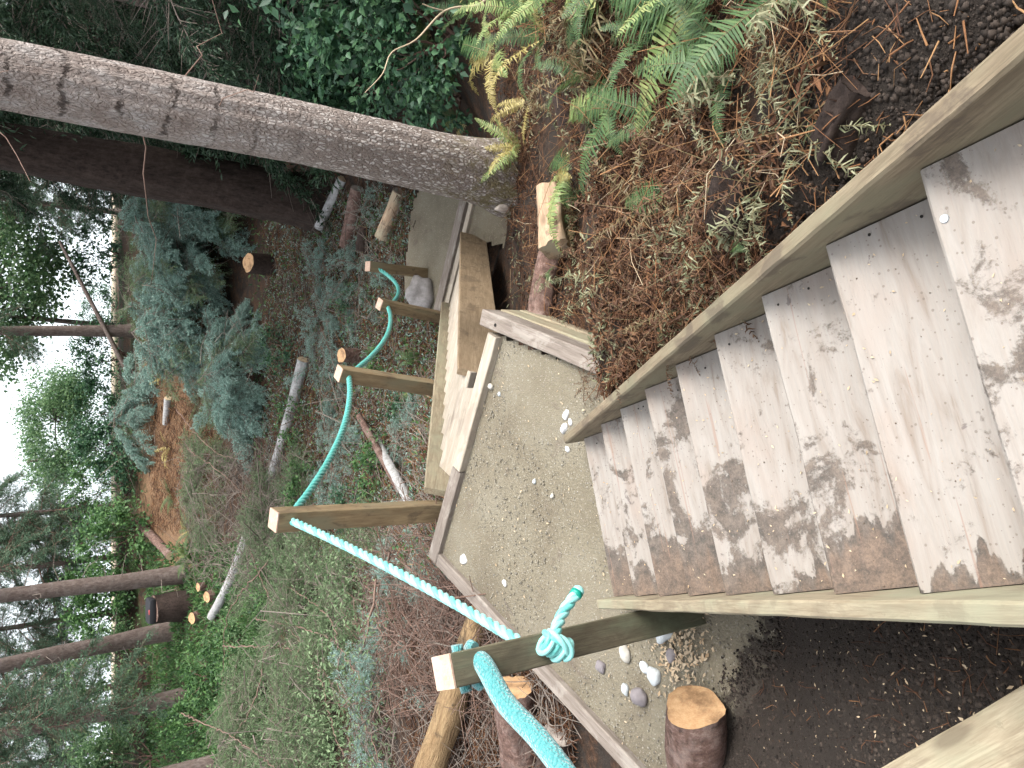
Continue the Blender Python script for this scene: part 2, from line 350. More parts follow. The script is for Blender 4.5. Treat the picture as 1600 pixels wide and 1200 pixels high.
M['needles_mid'] = leafmat('mid green conifer needles', [(.055, .105, .065), (.095, .165, .10), (.145, .23, .14)], .25, .6)  # needle colours lightened to stand in for haze over the background
M['twig'] = islandmat('reddish twigs', [(.10, .06, .045), (.17, .105, .08), (.22, .15, .12), (.12, .085, .07)])
M['twig_grey'] = islandmat('grey twigs', [(.14, .115, .095), (.2, .165, .14), (.27, .235, .2)])
M['litter'] = islandmat('orange brown fern litter', [(.04, .021, .015), (.085, .04, .023), (.145, .066, .033), (.23, .12, .06), (.065, .038, .027)])
M['splinter'] = islandmat('orange splinters', [(.12, .058, .03), (.24, .115, .052), (.36, .21, .10), (.19, .09, .048)])
M['chips'] = islandmat('pale wood chips', [(.42, .32, .21), (.50, .41, .29), (.34, .23, .13)])
M['stone'] = islandmat('gravel stones', [(.19, .17, .135), (.24, .215, .17), (.15, .14, .12), (.31, .29, .245)])

def stone_mat(name, c0, c1):
    m, n, bs = newmat(name)
    c = ramp(n, noi(n, coords(n, 'Object', (1, 1, 1), True), 18, 6, .65), [(.3, c0), (.7, c1)])
    n.links.new(c, bs.inputs['Base Color']); bs.inputs['Roughness'].default_value = .7
    bump(n, bs, noi(n, coords(n, 'Object'), 60, 4), .25, .004); return m
M['pebble_white'] = stone_mat('white pebble', (.46, .46, .46), (.58, .58, .58))
M['pebble_blue'] = stone_mat('blue grey stone', (.33, .36, .37), (.46, .49, .5))
M['pebble_grey'] = stone_mat('grey tan stone', (.28, .265, .23), (.40, .38, .34))
M['moss'] = stone_mat('mossy rock', (.035, .026, .018), (.10, .105, .03))
M['boulder'] = stone_mat('pinkish grey boulder', (.20, .18, .17), (.34, .32, .31))
M['pebble_dark'] = stone_mat('dark purple stone', (.12, .105, .11), (.19, .17, .175))

def rope_mat(name, base, knit=False):
    m, n, bs = newmat(name)
    f = noi(n, coords(n, 'Object'), 160, 3, .6)
    c = mix(n, f, base, tuple(min(1, x * 1.35 + .05) for x in base))
    n.links.new(c, bs.inputs['Base Color']); bs.inputs['Roughness'].default_value = .42
    bs.inputs['Sheen Weight'].default_value = .2
    bump(n, bs, f, .4, .004); return m
M['rope_lit'] = rope_mat('lit turquoise rope strands', (.17, .46, .43)); M['rope_shade'] = rope_mat('shaded turquoise rope strand', (.07, .36, .325))  # light and shade on the laid rope painted as two strand colours
M['rope'] = rope_mat('turquoise rope', (.035, .26, .225))  # darker copy of the rope colour, shade painted into the far lengths
m, n, bs = newmat('knit rope sleeve')
uvn = N(n, 'ShaderNodeUVMap'); vo = N(n, 'ShaderNodeTexVoronoi'); vo.inputs['Scale'].default_value = 1.0
mp = N(n, 'ShaderNodeMapping'); mp.inputs['Scale'].default_value = (30, 300, 1); n.links.new(uvn.outputs[0], mp.inputs[0]); n.links.new(mp.outputs[0], vo.inputs['Vector'])
c = mix(n, vo.outputs['Distance'], (.065, .30, .30), (.02, .17, .18)); n.links.new(c, bs.inputs['Base Color']); bs.inputs['Roughness'].default_value = .55
bump(n, bs, math_(n, 'SUBTRACT', 1.0, vo.outputs['Distance']), 1.0, .008); bs.inputs['Sheen Weight'].default_value = .5; bs.inputs['Roughness'].default_value = .75; M['sleeve'] = m
m, n, bs = newmat('dark green whipping'); bs.inputs['Base Color'].default_value = (.0, .23, .17, 1); bs.inputs['Roughness'].default_value = .45; M['whip'] = m
m, n, bs = newmat('zinc screw'); bs.inputs['Base Color'].default_value = (.42, .45, .47, 1); bs.inputs['Metallic'].default_value = .6; bs.inputs['Roughness'].default_value = .55; M['screw'] = m
m, n, bs = newmat('black fabric'); bs.inputs['Base Color'].default_value = (.015, .016, .02, 1); bs.inputs['Roughness'].default_value = .7; M['black'] = m
m, n, bs = newmat('red plastic'); bs.inputs['Base Color'].default_value = (.5, .05, .05, 1); M['red'] = m
m, n, bs = newmat('dark hole'); bs.inputs['Base Color'].default_value = (.012, .01, .008, 1); bs.inputs['Roughness'].default_value = 1; M['hole'] = m

def gravel_mat():
    m, n, bs = newmat('compacted gravel')
    v = coords(n, 'Object')
    a = noi(n, v, 1.7, 6, .65); fine = noi(n, v, 55, 5, .75)
    vo = N(n, 'ShaderNodeTexVoronoi'); vo.inputs['Scale'].default_value = 75; n.links.new(v, vo.inputs['Vector'])
    c = ramp(n, a, [(.3, (.13, .108, .076)), (.5, (.182, .16, .115)), (.7, (.22, .20, .152))])
    c = mix(n, math_(n, 'MULTIPLY', fine, .65), c, (.11, .095, .07))
    hsv = N(n, 'ShaderNodeSeparateColor'); n.links.new(vo.outputs['Color'], hsv.inputs[0])
    peb = math_(n, 'MULTIPLY', math_(n, 'GREATER_THAN', hsv.outputs[0], .72), math_(n, 'LESS_THAN', vo.outputs['Distance'], .42))
    c = mix(n, math_(n, 'MULTIPLY', peb, .6), c, mix(n, hsv.outputs[1], (.13, .12, .10), (.32, .30, .25)))
    dk = noi(n, v, 3.3, 4, .6, .6)
    c = mix(n, math_(n, 'MULTIPLY', sstep(n, dk, .6, .72), .45), c, (.10, .075, .062))
    xyz = sep(n, v)     # humus washed onto the gravel from the dug bank
    ed_ = math_(n, 'ADD', math_(n, 'MULTIPLY', math_(n, 'ADD', xyz[0], 1.15), .457), math_(n, 'MULTIPLY', math_(n, 'SUBTRACT', xyz[1], 2.44), .889))
    ed_ = math_(n, 'ADD', ed_, math_(n, 'MULTIPLY', math_(n, 'SUBTRACT', noi(n, v, 7, 7, .7, .6), .5), .75)); c = mix(n, math_(n, 'MULTIPLY', sstep(n, ed_, .16, .03), .9), c, mix(n, fine, (.012, .010, .009), (.05, .04, .033)))
    n.links.new(c, bs.inputs['Base Color']); bs.inputs['Roughness'].default_value = .9; bs.inputs['Specular IOR Level'].default_value = .2
    bump(n, bs, math_(n, 'SUBTRACT', fine, math_(n, 'MULTIPLY', vo.outputs['Distance'], .6)), .8, .01)
    return m
M['gravel'] = gravel_mat()

def ground_mat():
    m, n, bs = newmat('forest floor')
    v = coords(n, 'Object'); xyz = sep(n, v)
    a = noi(n, v, 1.1, 6, .65); fine = noi(n, v, 26, 7, .75); mid = noi(n, v, 5, 6, .7)
    hum = mix(n, fine, (.014, .0115, .010), (.058, .047, .039))                           # black humus
    lit = ramp(n, fine, [(.35, (.022, .014, .010)), (.55, (.075, .042, .026)), (.75, (.15, .085, .05))])   # needle and fern litter
    grn = ramp(n, fine, [(.3, (.015, .024, .010)), (.6, (.04, .06, .022))])
    raw = ramp(n, fine, [(.3, (.06, .038, .024)), (.5, (.15, .09, .052)), (.72, (.27, .18, .11))])     # bare orange subsoil
    c = mix(n, sstep(n, mid, .40, .6), hum, lit)
    # the bank dug for the stairs on the left is bare humus
    dug = math_(n, 'MULTIPLY', math_(n, 'MULTIPLY', sstep(n, xyz[0], .15, -.4), sstep(n, xyz[1], 3.6, 2.9)), sstep(n, xyz[1], -3, -1))
    dug2 = math_(n, 'MULTIPLY', sstep(n, xyz[0], .15, .3), sstep(n, math_(n, 'ADD', xyz[1], math_(n, 'MULTIPLY', mid, .8)), 2.3, 1.7))
    c = mix(n, math_(n, 'MAXIMUM', dug, dug2), c, mix(n, sstep(n, mid, .66, .8), hum, lit))
    far = sstep(n, xyz[1], 19, 23)
    c = mix(n, math_(n, 'MULTIPLY', sstep(n, a, .45, .58), far), c, grn)
    dx = math_(n, 'MULTIPLY', math_(n, 'ADD', xyz[0], 1.6), .28); dy = math_(n, 'MULTIPLY', math_(n, 'SUBTRACT', xyz[1], 24.5), .25)
    dd = math_(n, 'ADD', math_(n, 'ADD', math_(n, 'POWER', dx, 2.0), math_(n, 'POWER', dy, 2.0)), math_(n, 'MULTIPLY', math_(n, 'SUBTRACT', mid, .5), 3.4))
    c = mix(n, sstep(n, dd, 1.2, .7), c, raw)
    beach = sstep(n, xyz[1], 53.5, 55)
    c = mix(n, beach, c, mix(n, mid, (.33, .27, .2), (.5, .43, .34)))
    n.links.new(c, bs.inputs['Base Color']); bs.inputs['Roughness'].default_value = .95; bs.inputs['Specular IOR Level'].default_value = .12
    bump(n, bs, math_(n, 'ADD', fine, mid), .9, .03)
    return m
M['ground'] = ground_mat()

# ------------------------------------------------------------------ terrain
CP = []
for d in (-2.2, -1.0, .2, 1.2, 2.2, 3.1):
    CP += [(*(H1*d + R1*.25), zt1(d) - .5), (*(H1*d + R1*.92), zt1(d) - .06), (*(H1*d + R1*1.7), zt1(d) - .12), (*(H1*d + R1*3.2), zt1(d) - .02)]
for d in (-2.2, -1.0, .2, 1.0): CP += [(*(H1*d + R1*-.45), zt1(d) - .38), (*(H1*d + R1*-1.6), zt1(d) - .42)]
for t in (.35, 1.2, 2.1, 3.0, 3.9, 4.6):
    CP += [(*(H2*(4.78+t) + R2*-2.5), -.632*t - .6), (*(H2*(4.78+t) + R2*-1.5), -.632*t - .55), (*(H2*(4.78+t) + R2*-3.5), -.632*t - .32)]
CP += [(-1.6, 3.3, -.08), (-1.95, 2.6, .10), (-1.3, 2.36, .05), (-1.7, 2.76, .0), (-2.2, 2.9, .02), (-1.2, 1.9, .5), (-2.4, 1.6, .75), (-.6, 4.4, -.2), (-.9, 5.1, -.2), (-1.4, 4.0, -.2), (.1, 4.5, -.25), (-.4, 3.6, -.2),
       (.8, 4.7, -.5), (.55, 3.7, -.2), (1.5, 4.2, -.4), (1.76, 5.7, -.86), (1.0, 5.5, -.9), (2.6, 4.5, -.35), (3.6, 5.5, -.6), (3.6, 8, -1.6), (2.7, 7.5, -1.9),
       (1.8, 10, -3.25), (2.4, 9.4, -3.25), (1.3, 10.4, -3.2), (2.7, 10.9, -3.2), (-1.7, 5.8, -.4), (-2.6, 4.6, -.25), (-3.0, 3.2, .05), (-2.6, 7.2, -.8), (-1.3, 7.0, -1.0),
       (-4.5, 13, -2.4), (-5, 8, -.9), (-5, 22, -3.4), (-9, 20, -3.0), (-9, 10, -1.0), (-.5, 12, -3.1), (3, 13.5, -3.3), (3.2, 17, -3.4), (0, 17, -3.4), (0, 24, -3.5),
       (6.5, 13, -2.6), (6, 8, -1.2), (8, 20, -3.1), (5.5, 3, .3), (-6, 2, .9), (0, -5, 4.3), (6, -5, 4.0), (-6, -5, 4.0), (0, 30, -3.7), (-9, 30, -3.5), (9, 30, -3.5), (14, 12, -2.0), (-16, 12, -1.2)]
CP = np.array(CP, float)
def _tps():
    P = CP[:, :2]; n = len(P); d2 = ((P[:, None] - P[None])**2).sum(-1)
    K = np.where(d2 > 0, .5 * d2 * np.log(d2 + 1e-12), 0) + np.eye(n) * .004
    A = np.zeros((n + 3, n + 3)); A[:n, :n] = K; Q = np.c_[np.ones(n), P]; A[:n, n:] = Q; A[n:, :n] = Q.T
    return np.linalg.solve(A, np.r_[CP[:, 2], 0, 0, 0])
TW = _tps()
def smooth(x, a, b):
    t = np.clip((x - a) / (b - a), 0, 1); return t * t * (3 - 2 * t)
_ph = rng.uniform(0, 6.28, (28, 2)); _fr = np.exp(rng.uniform(np.log(1.2), np.log(14), 28)); _an = rng.uniform(0, 6.28, 28)
def wob(X, Y):
    s = 0
    for i in range(28):
        s = s + np.sin(_fr[i] * (X * math.cos(_an[i]) + Y * math.sin(_an[i])) + _ph[i, 0]) * np.sin(_fr[i] * .7 * (Y * math.cos(_an[i]) - X * math.sin(_an[i])) + _ph[i, 1]) / _fr[i]**.75
    return s * .022
LST = .1
def _lut():
    xs = np.arange(-18, 16 + LST*1.5, LST); ys = np.arange(-6, 31 + LST*1.5, LST); out = np.zeros((len(ys), len(xs)))
    for r_, y in enumerate(ys):
        d2 = (xs[:, None] - CP[None, :, 0])**2 + (y - CP[None, :, 1])**2
        out[r_] = (.5 * d2 * np.log(d2 + 1e-12)) @ TW[:-3] + TW[-3] + TW[-2]*xs + TW[-1]*y
        out[r_] += wob(xs, np.full(len(xs), y)) * smooth(np.hypot(xs, y), 0, 3)
    return out
LUT = _lut()
def in_poly(X, Y, poly, pad=0):
    ins = np.zeros(np.shape(X), bool); n = len(poly)
    for i in range(n):
        x0, y0 = poly[i]; x1, y1 = poly[(i + 1) % n]
        c = ((y0 > Y) != (y1 > Y)) & (X < (x1 - x0) * (Y - y0) / (y1 - y0 + 1e-12) + x0); ins ^= c
    return ins
def gz(X, Y):
    X = np.asarray(X, float); Y = np.asarray(Y, float); sh = X.shape; X = X.ravel(); Y = Y.ravel()
    Xc = np.clip(X, -18, 16); Yc = np.clip(Y, -6, 31)
    fx = (Xc + 18) / LST; fy = (Yc + 6) / LST; ix = np.minimum(fx.astype(int), LUT.shape[1] - 2); iy = np.minimum(fy.astype(int), LUT.shape[0] - 2); fx = fx - ix; fy = fy - iy
    z = (LUT[iy, ix]*(1 - fx) + LUT[iy, ix + 1]*fx)*(1 - fy) + (LUT[iy + 1, ix]*(1 - fx) + LUT[iy + 1, ix + 1]*fx)*fy
    z = z + .25 * np.clip(-Y - 6, 0, 200)
    k = smooth(Y, 30, 45); z = z * (1 - k) + (-8.4) * k - smooth(Y, 45, 58) * .68 - .06 * np.clip(Y - 58, 0, 100)
    d = X * H1[0] + Y * H1[1]; l = X * R1[0] + Y * R1[1]
    m = (l > -.33) & (l < .83) & (d < 3.75); z = np.where(m, np.minimum(z, zt1(d) - .30), z)
    t = X * H2[0] + Y * H2[1] - 4.78; l = X * R2[0] + Y * R2[1]
    m = (l > -3.2) & (l < -1.85) & (t > -.1) & (t < 4.8); z = np.where(m, np.minimum(z, zt2(t) - .48), z)
    m = (l > -3.4) & (l < -1.0) & (t > 4.3) & (t < 6.6); z = np.where(m, np.minimum(z, LAND2Z - .1), z)
    z = np.where(in_poly(X, Y, LAND1), np.minimum(z, np.where(Y < 3.2, -.022, -.13)), z)
    return z.reshape(sh)
def g1(x, y): return float(gz(np.array([x]), np.array([y]))[0])
def hit(x, y, t0=1.5, t1=60):
    """where the sight line through a survey mark meets the ground"""
    r = ray(x, y); r = r / np.linalg.norm(r); t = np.linspace(t0, t1, 1600)
    P = r[None] * t[:, None]; P[:, 2] += CZ
    below = np.nonzero(P[:, 2] < gz(P[:, 0], P[:, 1]))[0]
    p = P[below[0]] if len(below) else P[-1]
    return Vector((p[0], p[1], g1(p[0], p[1])))

def axis(lo, hi, c0, c1, fine, n_out, pw=2.2):
    a = np.arange(c0, c1, fine); t = np.linspace(0, 1, n_out + 1)[1:] ** pw
    return np.r_[(c0 - (c0 - lo) * t)[::-1], a, c1 + (hi - c1) * t]
gx = axis(-500, 500, -5, 5.5, .055, 55, 3.0); gy = axis(-120, 120, -1, 13, .06, 60, 1.6)
GX, GY = np.meshgrid(gx, gy); GZ = gz(GX, GY)
V = np.c_[GX.ravel(), GY.ravel(), GZ.ravel()]; nx = len(gx); i, j = np.meshgrid(np.arange(nx - 1), np.arange(len(gy) - 1))
k = (j * nx + i).ravel(); F = np.c_[k, k + 1, k + nx + 1, k + nx]
ground = mobj('ground', npmesh('ground', V, F, M['ground'], True)); tag(ground, 'sloping forest floor of dark soil and brown litter', 'ground', kind='structure')

# sea at the foot of the bluff
m, n, bs = newmat('pale sea'); bs.inputs['Base Color'].default_value = (.42, .47, .50, 1); bs.inputs['Roughness'].default_value = .2; bs.inputs['Specular IOR Level'].default_value = .6  # pale base colour stands in for the bright sky reflected by the water
bump(n, bs, noi(n, coords(n, 'Object', (1, 2, 1)), .8, 4, .6), .12, .2); M['sea'] = m
sea = mobj('sea', npmesh('sea', [(-7000, 40, -9), (7000, 40, -9), (7000, 8000, -9), (-7000, 8000, -9)], [(0, 1, 2, 3)], M['sea']))
tag(sea, 'pale sea beyond the bluff seen between the trees', 'sea', kind='structure')

# ------------------------------------------------------------------ landings
def poly_sheet(name, poly, z, step, mat, amp=.01):
    P = np.array(poly); x0, y0 = P.min(0); x1, y1 = P.max(0)
    xs = np.arange(x0, x1 + step, step); ys = np.arange(y0, y1 + step, step); X, Y = np.meshgrid(xs, ys)
    Z = z + wob(X * 2.2, Y * 2.2) * amp * 10; V = np.c_[X.ravel(), Y.ravel(), Z.ravel()]
    nx = len(xs); i, j = np.meshgrid(np.arange(nx - 1), np.arange(len(ys) - 1)); k = (j * nx + i).ravel()
    F = np.c_[k, k + 1, k + nx + 1, k + nx]; c = V[F].mean(1); F = F[in_poly(c[:, 0], c[:, 1], poly)]
    return mobj(name, npmesh(name, V, F, mat, True))
gl = poly_sheet('gravel_landing', [LAND1[0], LAND1[1], (-2.75, 2.0), (-.9, 1.9), (-.6, 2.8), LAND1[-1]], -.015, .035, M['gravel'], .012); tag(gl, 'compacted grey gravel filling the upper landing', 'landing', kind='structure')
q = lambda t, l: tuple(f2(t, l, 0).xy)
gl2 = poly_sheet('gravel_landing', [q(4.55, -3.35), q(4.55, -2.1), q(3.6, -1.9), q(3.7, -1.05), q(5.6, -1.0), q(6.3, -2.0), q(6.0, -3.3)], LAND2Z, .06, M['gravel'], .02)
tag(gl2, 'grey gravel pad at the foot of the lower stairs', 'landing', kind='structure')

# ------------------------------------------------------------------ upper flight
st = thing('wooden_staircase', 'wide bleached plank stairs descending to the gravel landing, nearest flight', 'stairs', f1(3.6, .25, 0))
def prism_stringer(name, d0, d1, lat, thick, top, hgt, zf, ff, mat, parent, plumb_end=True):
    """closed stringer: a board on edge that follows the pitch of the flight"""
    n = 26; V = []; F = []
    base = ff(d0, lat, zf(d0)); L = d1 - d0; dz = zf(d1) - zf(d0); sl = math.hypot(L, dz)
    me = plank_mesh(name, sl, thick, hgt * math.cos(math.atan2(abs(dz), L)), mat, bev=.007, rough=.003, seed=random.random() * 9)
    o = bpy.data.objects.new(name, me); COL.objects.link(o)
    p0 = ff(d0, lat, zf(d0) + top); p1 = ff(d1, lat, zf(d1) + top)
    return place(o, frame(p0, p1), parent)
prism_stringer('stringer', -1.6, 3.74, .727, .05, .09, .30, zt1, f1, M['olive'], st)
prism_stringer('stringer', -1.6, 3.70, -.234, .05, .09, .30, zt1, f1, M['olive_pale'], st)
D8 = 3.586; TREADS = []
for i in range(-5, 9):
    d = D8 - (8 - i) * RUN1; z = zt1(d)
    pale = i >= 5
    jig = random.uniform(-.006, .006)
    o = plank('tread', f1(d - .375/2, -.208, z), f1(d - .375/2 + random.uniform(-.006, .006), .70, z + jig * .5), .375, .045, M['tread_pale' if 4 <= i <= 8 else 'tread'], st, bev=.007, rough=.003)
    TREADS.append((d, z, o))
    plank('riser', f1(d - .06, -.205, z - .047), f1(d - .06, .697, z - .047), .025, RISE1 - .05, M['tread'], st)
def cyl(name, p0, p1, r0, r1, mat, parent=None, seg=10, cap=True):
    M_ = frame(p0, p1, (0, 0, 1) if abs((Vector(p1) - Vector(p0)).normalized().z) < .95 else (0, 1, 0)); L = (Vector(p1) - Vector(p0)).length
    V = []; F = []
    for x, r in ((0, r0), (L, r1)):
        for k in range(seg): a = 2 * math.pi * k / seg; V.append((x, r * math.cos(a), r * math.sin(a)))
    me = bpy.data.meshes.new(name); F = [(k, (k+1) % seg, seg + (k+1) % seg, seg + k) for k in range(seg)]
    if cap: F += [tuple(range(seg))[::-1], tuple(range(seg, 2*seg))]
    me.from_pydata(V, [], F); me.materials.append(mat); me.update()
    o = bpy.data.objects.new(name, me); COL.objects.link(o); return place(o, M_, parent)
for d, z, tr_ in TREADS:
    for la in (random.uniform(.64, .675), random.uniform(.64, .675)):
        if d < .7: continue
        p = f1(d - random.uniform(.05, .3), la, z + .0005); o = cyl('screw', p, p + Vector((0, 0, .0015)), .0042, .004, M['hole'], None, 8); under(o, o.matrix_basis.copy(), tr_)
    if abs(d - (D8 - 8*RUN1)) < .01:
        p = at(1477, 342, z + .001); o = cyl('screw', p, p + Vector((0, 0, .006)), .011, .009, M['screw']); under(o, o.matrix_basis.copy(), tr_)

# ------------------------------------------------------------------ lower flight
s2 = thing('wooden_staircase', 'steep lower flight of pale narrow steps with brown stringer, beyond the landing', 'stairs', f2(4.6, -2.5, LAND2Z))
prism_stringer('stringer', -.02, 4.68, -2.045, .05, .0, .42, zt2, f2, M['brownface'], s2)
prism_stringer('stringer', -.02, 4.68, -3.045, .05, .03, .40, zt2, f2, M['olive_pale'], s2)
for i in range(16):
    t = .27 + i * RUN2; z = zt2(t) - .09
    if t > 4.6: break
    o = plank('tread', f2(t - .15, -3.018, z), f2(t - .15, -2.072, z), .31, .045, M['fresh_wood'], s2)
    plank('riser', f2(t - .04, -3.016, z - .047), f2(t - .04, -2.074, z - .047), .025, RISE2 - .05, M['fresh_wood'], s2)
blk = f2(-.01, -2.09, -.06); plank('cleat', f2(-.05, -2.15, -.05), f2(-.05, -2.02, -.05), .09, .2, M['fresh_wood'], s2)

# ------------------------------------------------------------------ edging of the landings
ed = thing('landing_edging', 'weathered sawn boards framing the upper gravel landing', 'edging', (-.5, 4.4, -.1))
def v3(x, y, z): return Vector((x, y, z))
plank('board', v3(.34, 4.72, .04), v3(-.62, 5.165, .04), .105, .16, M['fresh_wood'], ed, rough=.003)
plank('board', v3(-.625, 5.165, .035), v3(-1.34, 5.50, .035), .11, .16, M['grey_wood'], ed, rough=.003)
plank('board', v3(-1.33, 5.43, .03), v3(-2.62, 2.40, .03), .10, .14, M['grey_wood'], ed, rough=.003)
rw = thing('retaining_wall', 'stacked timber retaining wall on the fern side of the landing', 'retaining wall', (.2, 4.1, -.5))
for k in range(3):
    a = v3(.47, 4.83, .055 - .165 * k); b = v3(-.02 + .02 * k, 3.22, .055 - .165 * k + random.uniform(-.003, .003))
    plank('beam', a, b, .115 + .012 * k, .16, M['grey_wood' if k == 0 else 'olive_pale'], rw, rough=.004)
tb = at(788, 521, .057)
hole = at(774, 508, .0565); cyl('bolt', hole, hole + Vector((0, 0, .004)), .012, .012, M['hole'], rw)
# lower landing boards
e2 = thing('landing_edging', 'grey boards edging the gravel pad at the foot of the lower stairs', 'edging', f2(4.9, -2.4, LAND2Z))
plank('board', f2(4.74, -3.35, LAND2Z + .05), f2(4.74, -1.25, LAND2Z + .05), .09, .15, M['fresh_wood'], e2, rough=.003)
plank('board', f2(4.95, -3.35, LAND2Z + .045), f2(4.95, -1.2, LAND2Z + .045), .16, .12, M['grey_wood'], e2, rough=.003)
plank('board', f2(4.72, -1.12, LAND2Z + .1), f2(3.5, -1.12, LAND2Z + .12), .06, .22, M['grey_wood'], e2, rough=.003)

# near left timber of the upper path
tm = thing('path_timber', 'broad olive timber edge in the near corner beside black soil', 'timber', at(1500, 1130, 1.25))
a, b = at(1340, 1222, 1.36), at(1640, 1046, 1.36); dv = (a - b).normalized(); nv = Vector((-dv.y, dv.x, 0))
nv = -nv if nv.x > 0 else nv
plank('beam', b - dv * .5 + nv * .085, a + dv * .9 + nv * .085, .17, .17, M['olive_pale'], tm, rough=.004)

# ------------------------------------------------------------------ posts
def tube_mesh(name, P, rad, seg, mat, uv=False, closed_ends=True):
    P = [Vector(p) for p in P]; n = len(P); V = []; F = []
    T = [(P[min(i+1, n-1)] - P[max(i-1, 0)]).normalized() for i in range(n)]
    nrm = T[0].orthogonal().normalized()
    for i in range(n):
        nrm = (nrm - T[i] * nrm.dot(T[i])).normalized(); bn = T[i].cross(nrm); r = rad[i] if hasattr(rad, '__len__') else rad
        for k in range(seg):
            a = 2 * math.pi * k / seg; V.append(P[i] + (nrm * math.cos(a) + bn * math.sin(a)) * r)
    for i in range(n - 1):
        for k in range(seg): F.append((i*seg + k, i*seg + (k+1) % seg, (i+1)*seg + (k+1) % seg, (i+1)*seg + k))
    if closed_ends: F += [tuple(range(seg))[::-1], tuple(range((n-1)*seg, n*seg))]
    me = bpy.data.meshes.new(name); me.from_pydata([tuple(v) for v in V], [], F); me.materials.append(mat)
    me.polygons.foreach_set('use_smooth', [len(f) == 4 for f in F])
    if uv:
        ul = me.uv_layers.new(name='UVMap'); cum = [0]
        for i in range(1, n): cum.append(cum[-1] + (P[i] - P[i-1]).length)
        for p in me.polygons:
            for li in p.loop_indices:
                v = me.loops[li].vertex_index; i, k = divmod(v, seg); ul.data[li].uv = (k / seg, cum[i] / 4)
    me.update(); return me
PW = .14
def post(label, base, top, yaw, mat, hole_z, deep=.3):
    t = thing('rope_post', label, 'post', base, 'square posts carrying the turquoise rope')
    d = (top - base); L = d.length + deep; dn = d.normalized(); p0 = base - dn * deep
    yv = Vector((math.sin(yaw), math.cos(yaw), 0)); o = bpy.data.objects.new('shaft', plank_mesh('shaft', L - .012, PW, PW, mat, bev=.005, rough=.0025, seed=random.random() * 9)); COL.objects.link(o)
    F_ = frame(p0, p0 + dn, yv); F_.translation = Vector(p0) + F_.to_3x3() @ Vector((0, 0, PW/2)); place(o, F_, t)
    c = bpy.data.objects.new('end_grain', plank_mesh('end_grain', .012, PW - .001, PW - .001, M['post_cap'], bev=.004, rough=.001, segs=1)); COL.objects.link(c)
    F2 = F_.copy(); F2.translation = F_ @ Vector((L - .012, 0, -.0005)); place(c, F2, t)
    return t, base + dn * hole_z
NP_B = v3(-1.222, 2.99, -.02); NP_T = v3(-1.20, 2.965, 1.60)
pn, _ = post('dark olive rope post nearest the camera with a knotted rope end', NP_B, NP_T, R(-20), M['post_dark'], 1.5)
P2B = v3(-.985, 5.58, 0); P2T = v3(-.925, 5.56, 1.27)
post('tall brown rope post at the far corner of the upper landing', P2B, P2T, R(10), M['post'], 1.15, .5)
P3B = f2(2.12, -3.15, -1.25); P3T = atY(528, 583, P3B.y + .02)
post('brown rope post halfway down the lower stairs', P3B, P3T, R(24), M['post'], 1.0, .5)
P4B = f2(4.36, -3.15, -2.8); P4T = atY(592, 475, P4B.y)
post('brown rope post near the foot of the lower stairs, beside the grey boulder', P4B, P4T, R(24), M['post'], 1.0, .5)
P5B = at(664, 427, -3.1); P5T = atY(574, 416, P5B.y)
post('farthest and smallest rope post on the lower gravel pad', P5B, P5T, R(5), M['post'], .85, .4)

# ------------------------------------------------------------------ ropes
def catmull(pts, step):
    pts = [Vector(p) for p in pts]; pts = [pts[0]*2 - pts[1]] + pts + [pts[-1]*2 - pts[-2]]; out = []
    for i in range(1, len(pts) - 2):
        a, b, c, d = pts[i-1:i+3]; n = max(2, int((c - b).length / step))
        for k in range(n):
            t = k / n; out.append(.5 * ((2*b) + (c - a)*t + (2*a - 5*b + 4*c - d)*t*t + (3*b - a - 3*c + d)*t**3))
    out.append(pts[-2]); return out
def laid_rope(P, R0, pitch, mat, name, parent, seg=7, nst=3):
    """three strands laid round one another"""
    n = len(P); T = [(P[min(i+1, n-1)] - P[max(i-1, 0)]).normalized() for i in range(n)]; nrm = T[0].orthogonal().normalized(); cum = 0
    S = [[] for _ in range(nst)]
    for i in range(n):
        if i: cum += (P[i] - P[i-1]).length
        nrm = (nrm - T[i] * nrm.dot(T[i])).normalized(); bn = T[i].cross(nrm)
        for s in range(nst):
            a = 2*math.pi*(s/nst + cum/pitch); S[s].append(P[i] + (nrm*math.cos(a) + bn*math.sin(a)) * R0 * .52)
    for s in range(nst):
        me = tube_mesh(name, [q - parent.location for q in S[s]], R0 * .56, seg, M['rope_shade'] if (mat is M['rope_lit'] and s == 0) else mat); o = mobj(name, me, parent)  # first strand of the lit rope carries the painted shade colour
RR = .027
def sag(a, b, s, n=7):
    return [a.lerp(b, k/n) + Vector((0, 0, -4 * s * (k/n) * (1 - k/n))) for k in range(n + 1)]
NH = NP_B + (NP_T - NP_B) * ((1.60 - .52) / 1.6)     # lower bored hole in the near post
h2_ = P2B + (P2T - P2B).normalized() * 1.16; h3_ = P3B + (P3T - P3B) * .885; h4_ = P4B + (P4T - P4B) * .87; h5_ = P5B + (P5T - P5B) * .87
rp = thing('rope', 'turquoise laid rope running down through the posts, knotted on the nearest post', 'rope', P2B)
front = Vector((NH.x * -.0, 0, 0)); tocam = (Vector((0, 0, CZ)) - NH); tocam.z = 0; tocam.normalize()
k0 = NH + tocam * .115
seg1 = sag(NH - tocam * .03, h2_, .05, 5); laid_rope(catmull(seg1, .014), RR, .17, M['rope_lit'], 'strand', rp)
seg2 = sag(h2_, h3_, .16, 6) ; laid_rope(catmull(seg2, .02), RR, .17, M['rope'], 'strand', rp)
seg3 = sag(h3_, h4_, .20, 6); laid_rope(catmull(seg3, .025), RR, .17, M['rope'], 'strand', rp)
seg4 = sag(h4_, h5_, .26, 8); laid_rope(catmull(seg4, .025), RR, .17, M['rope'], 'strand', rp)
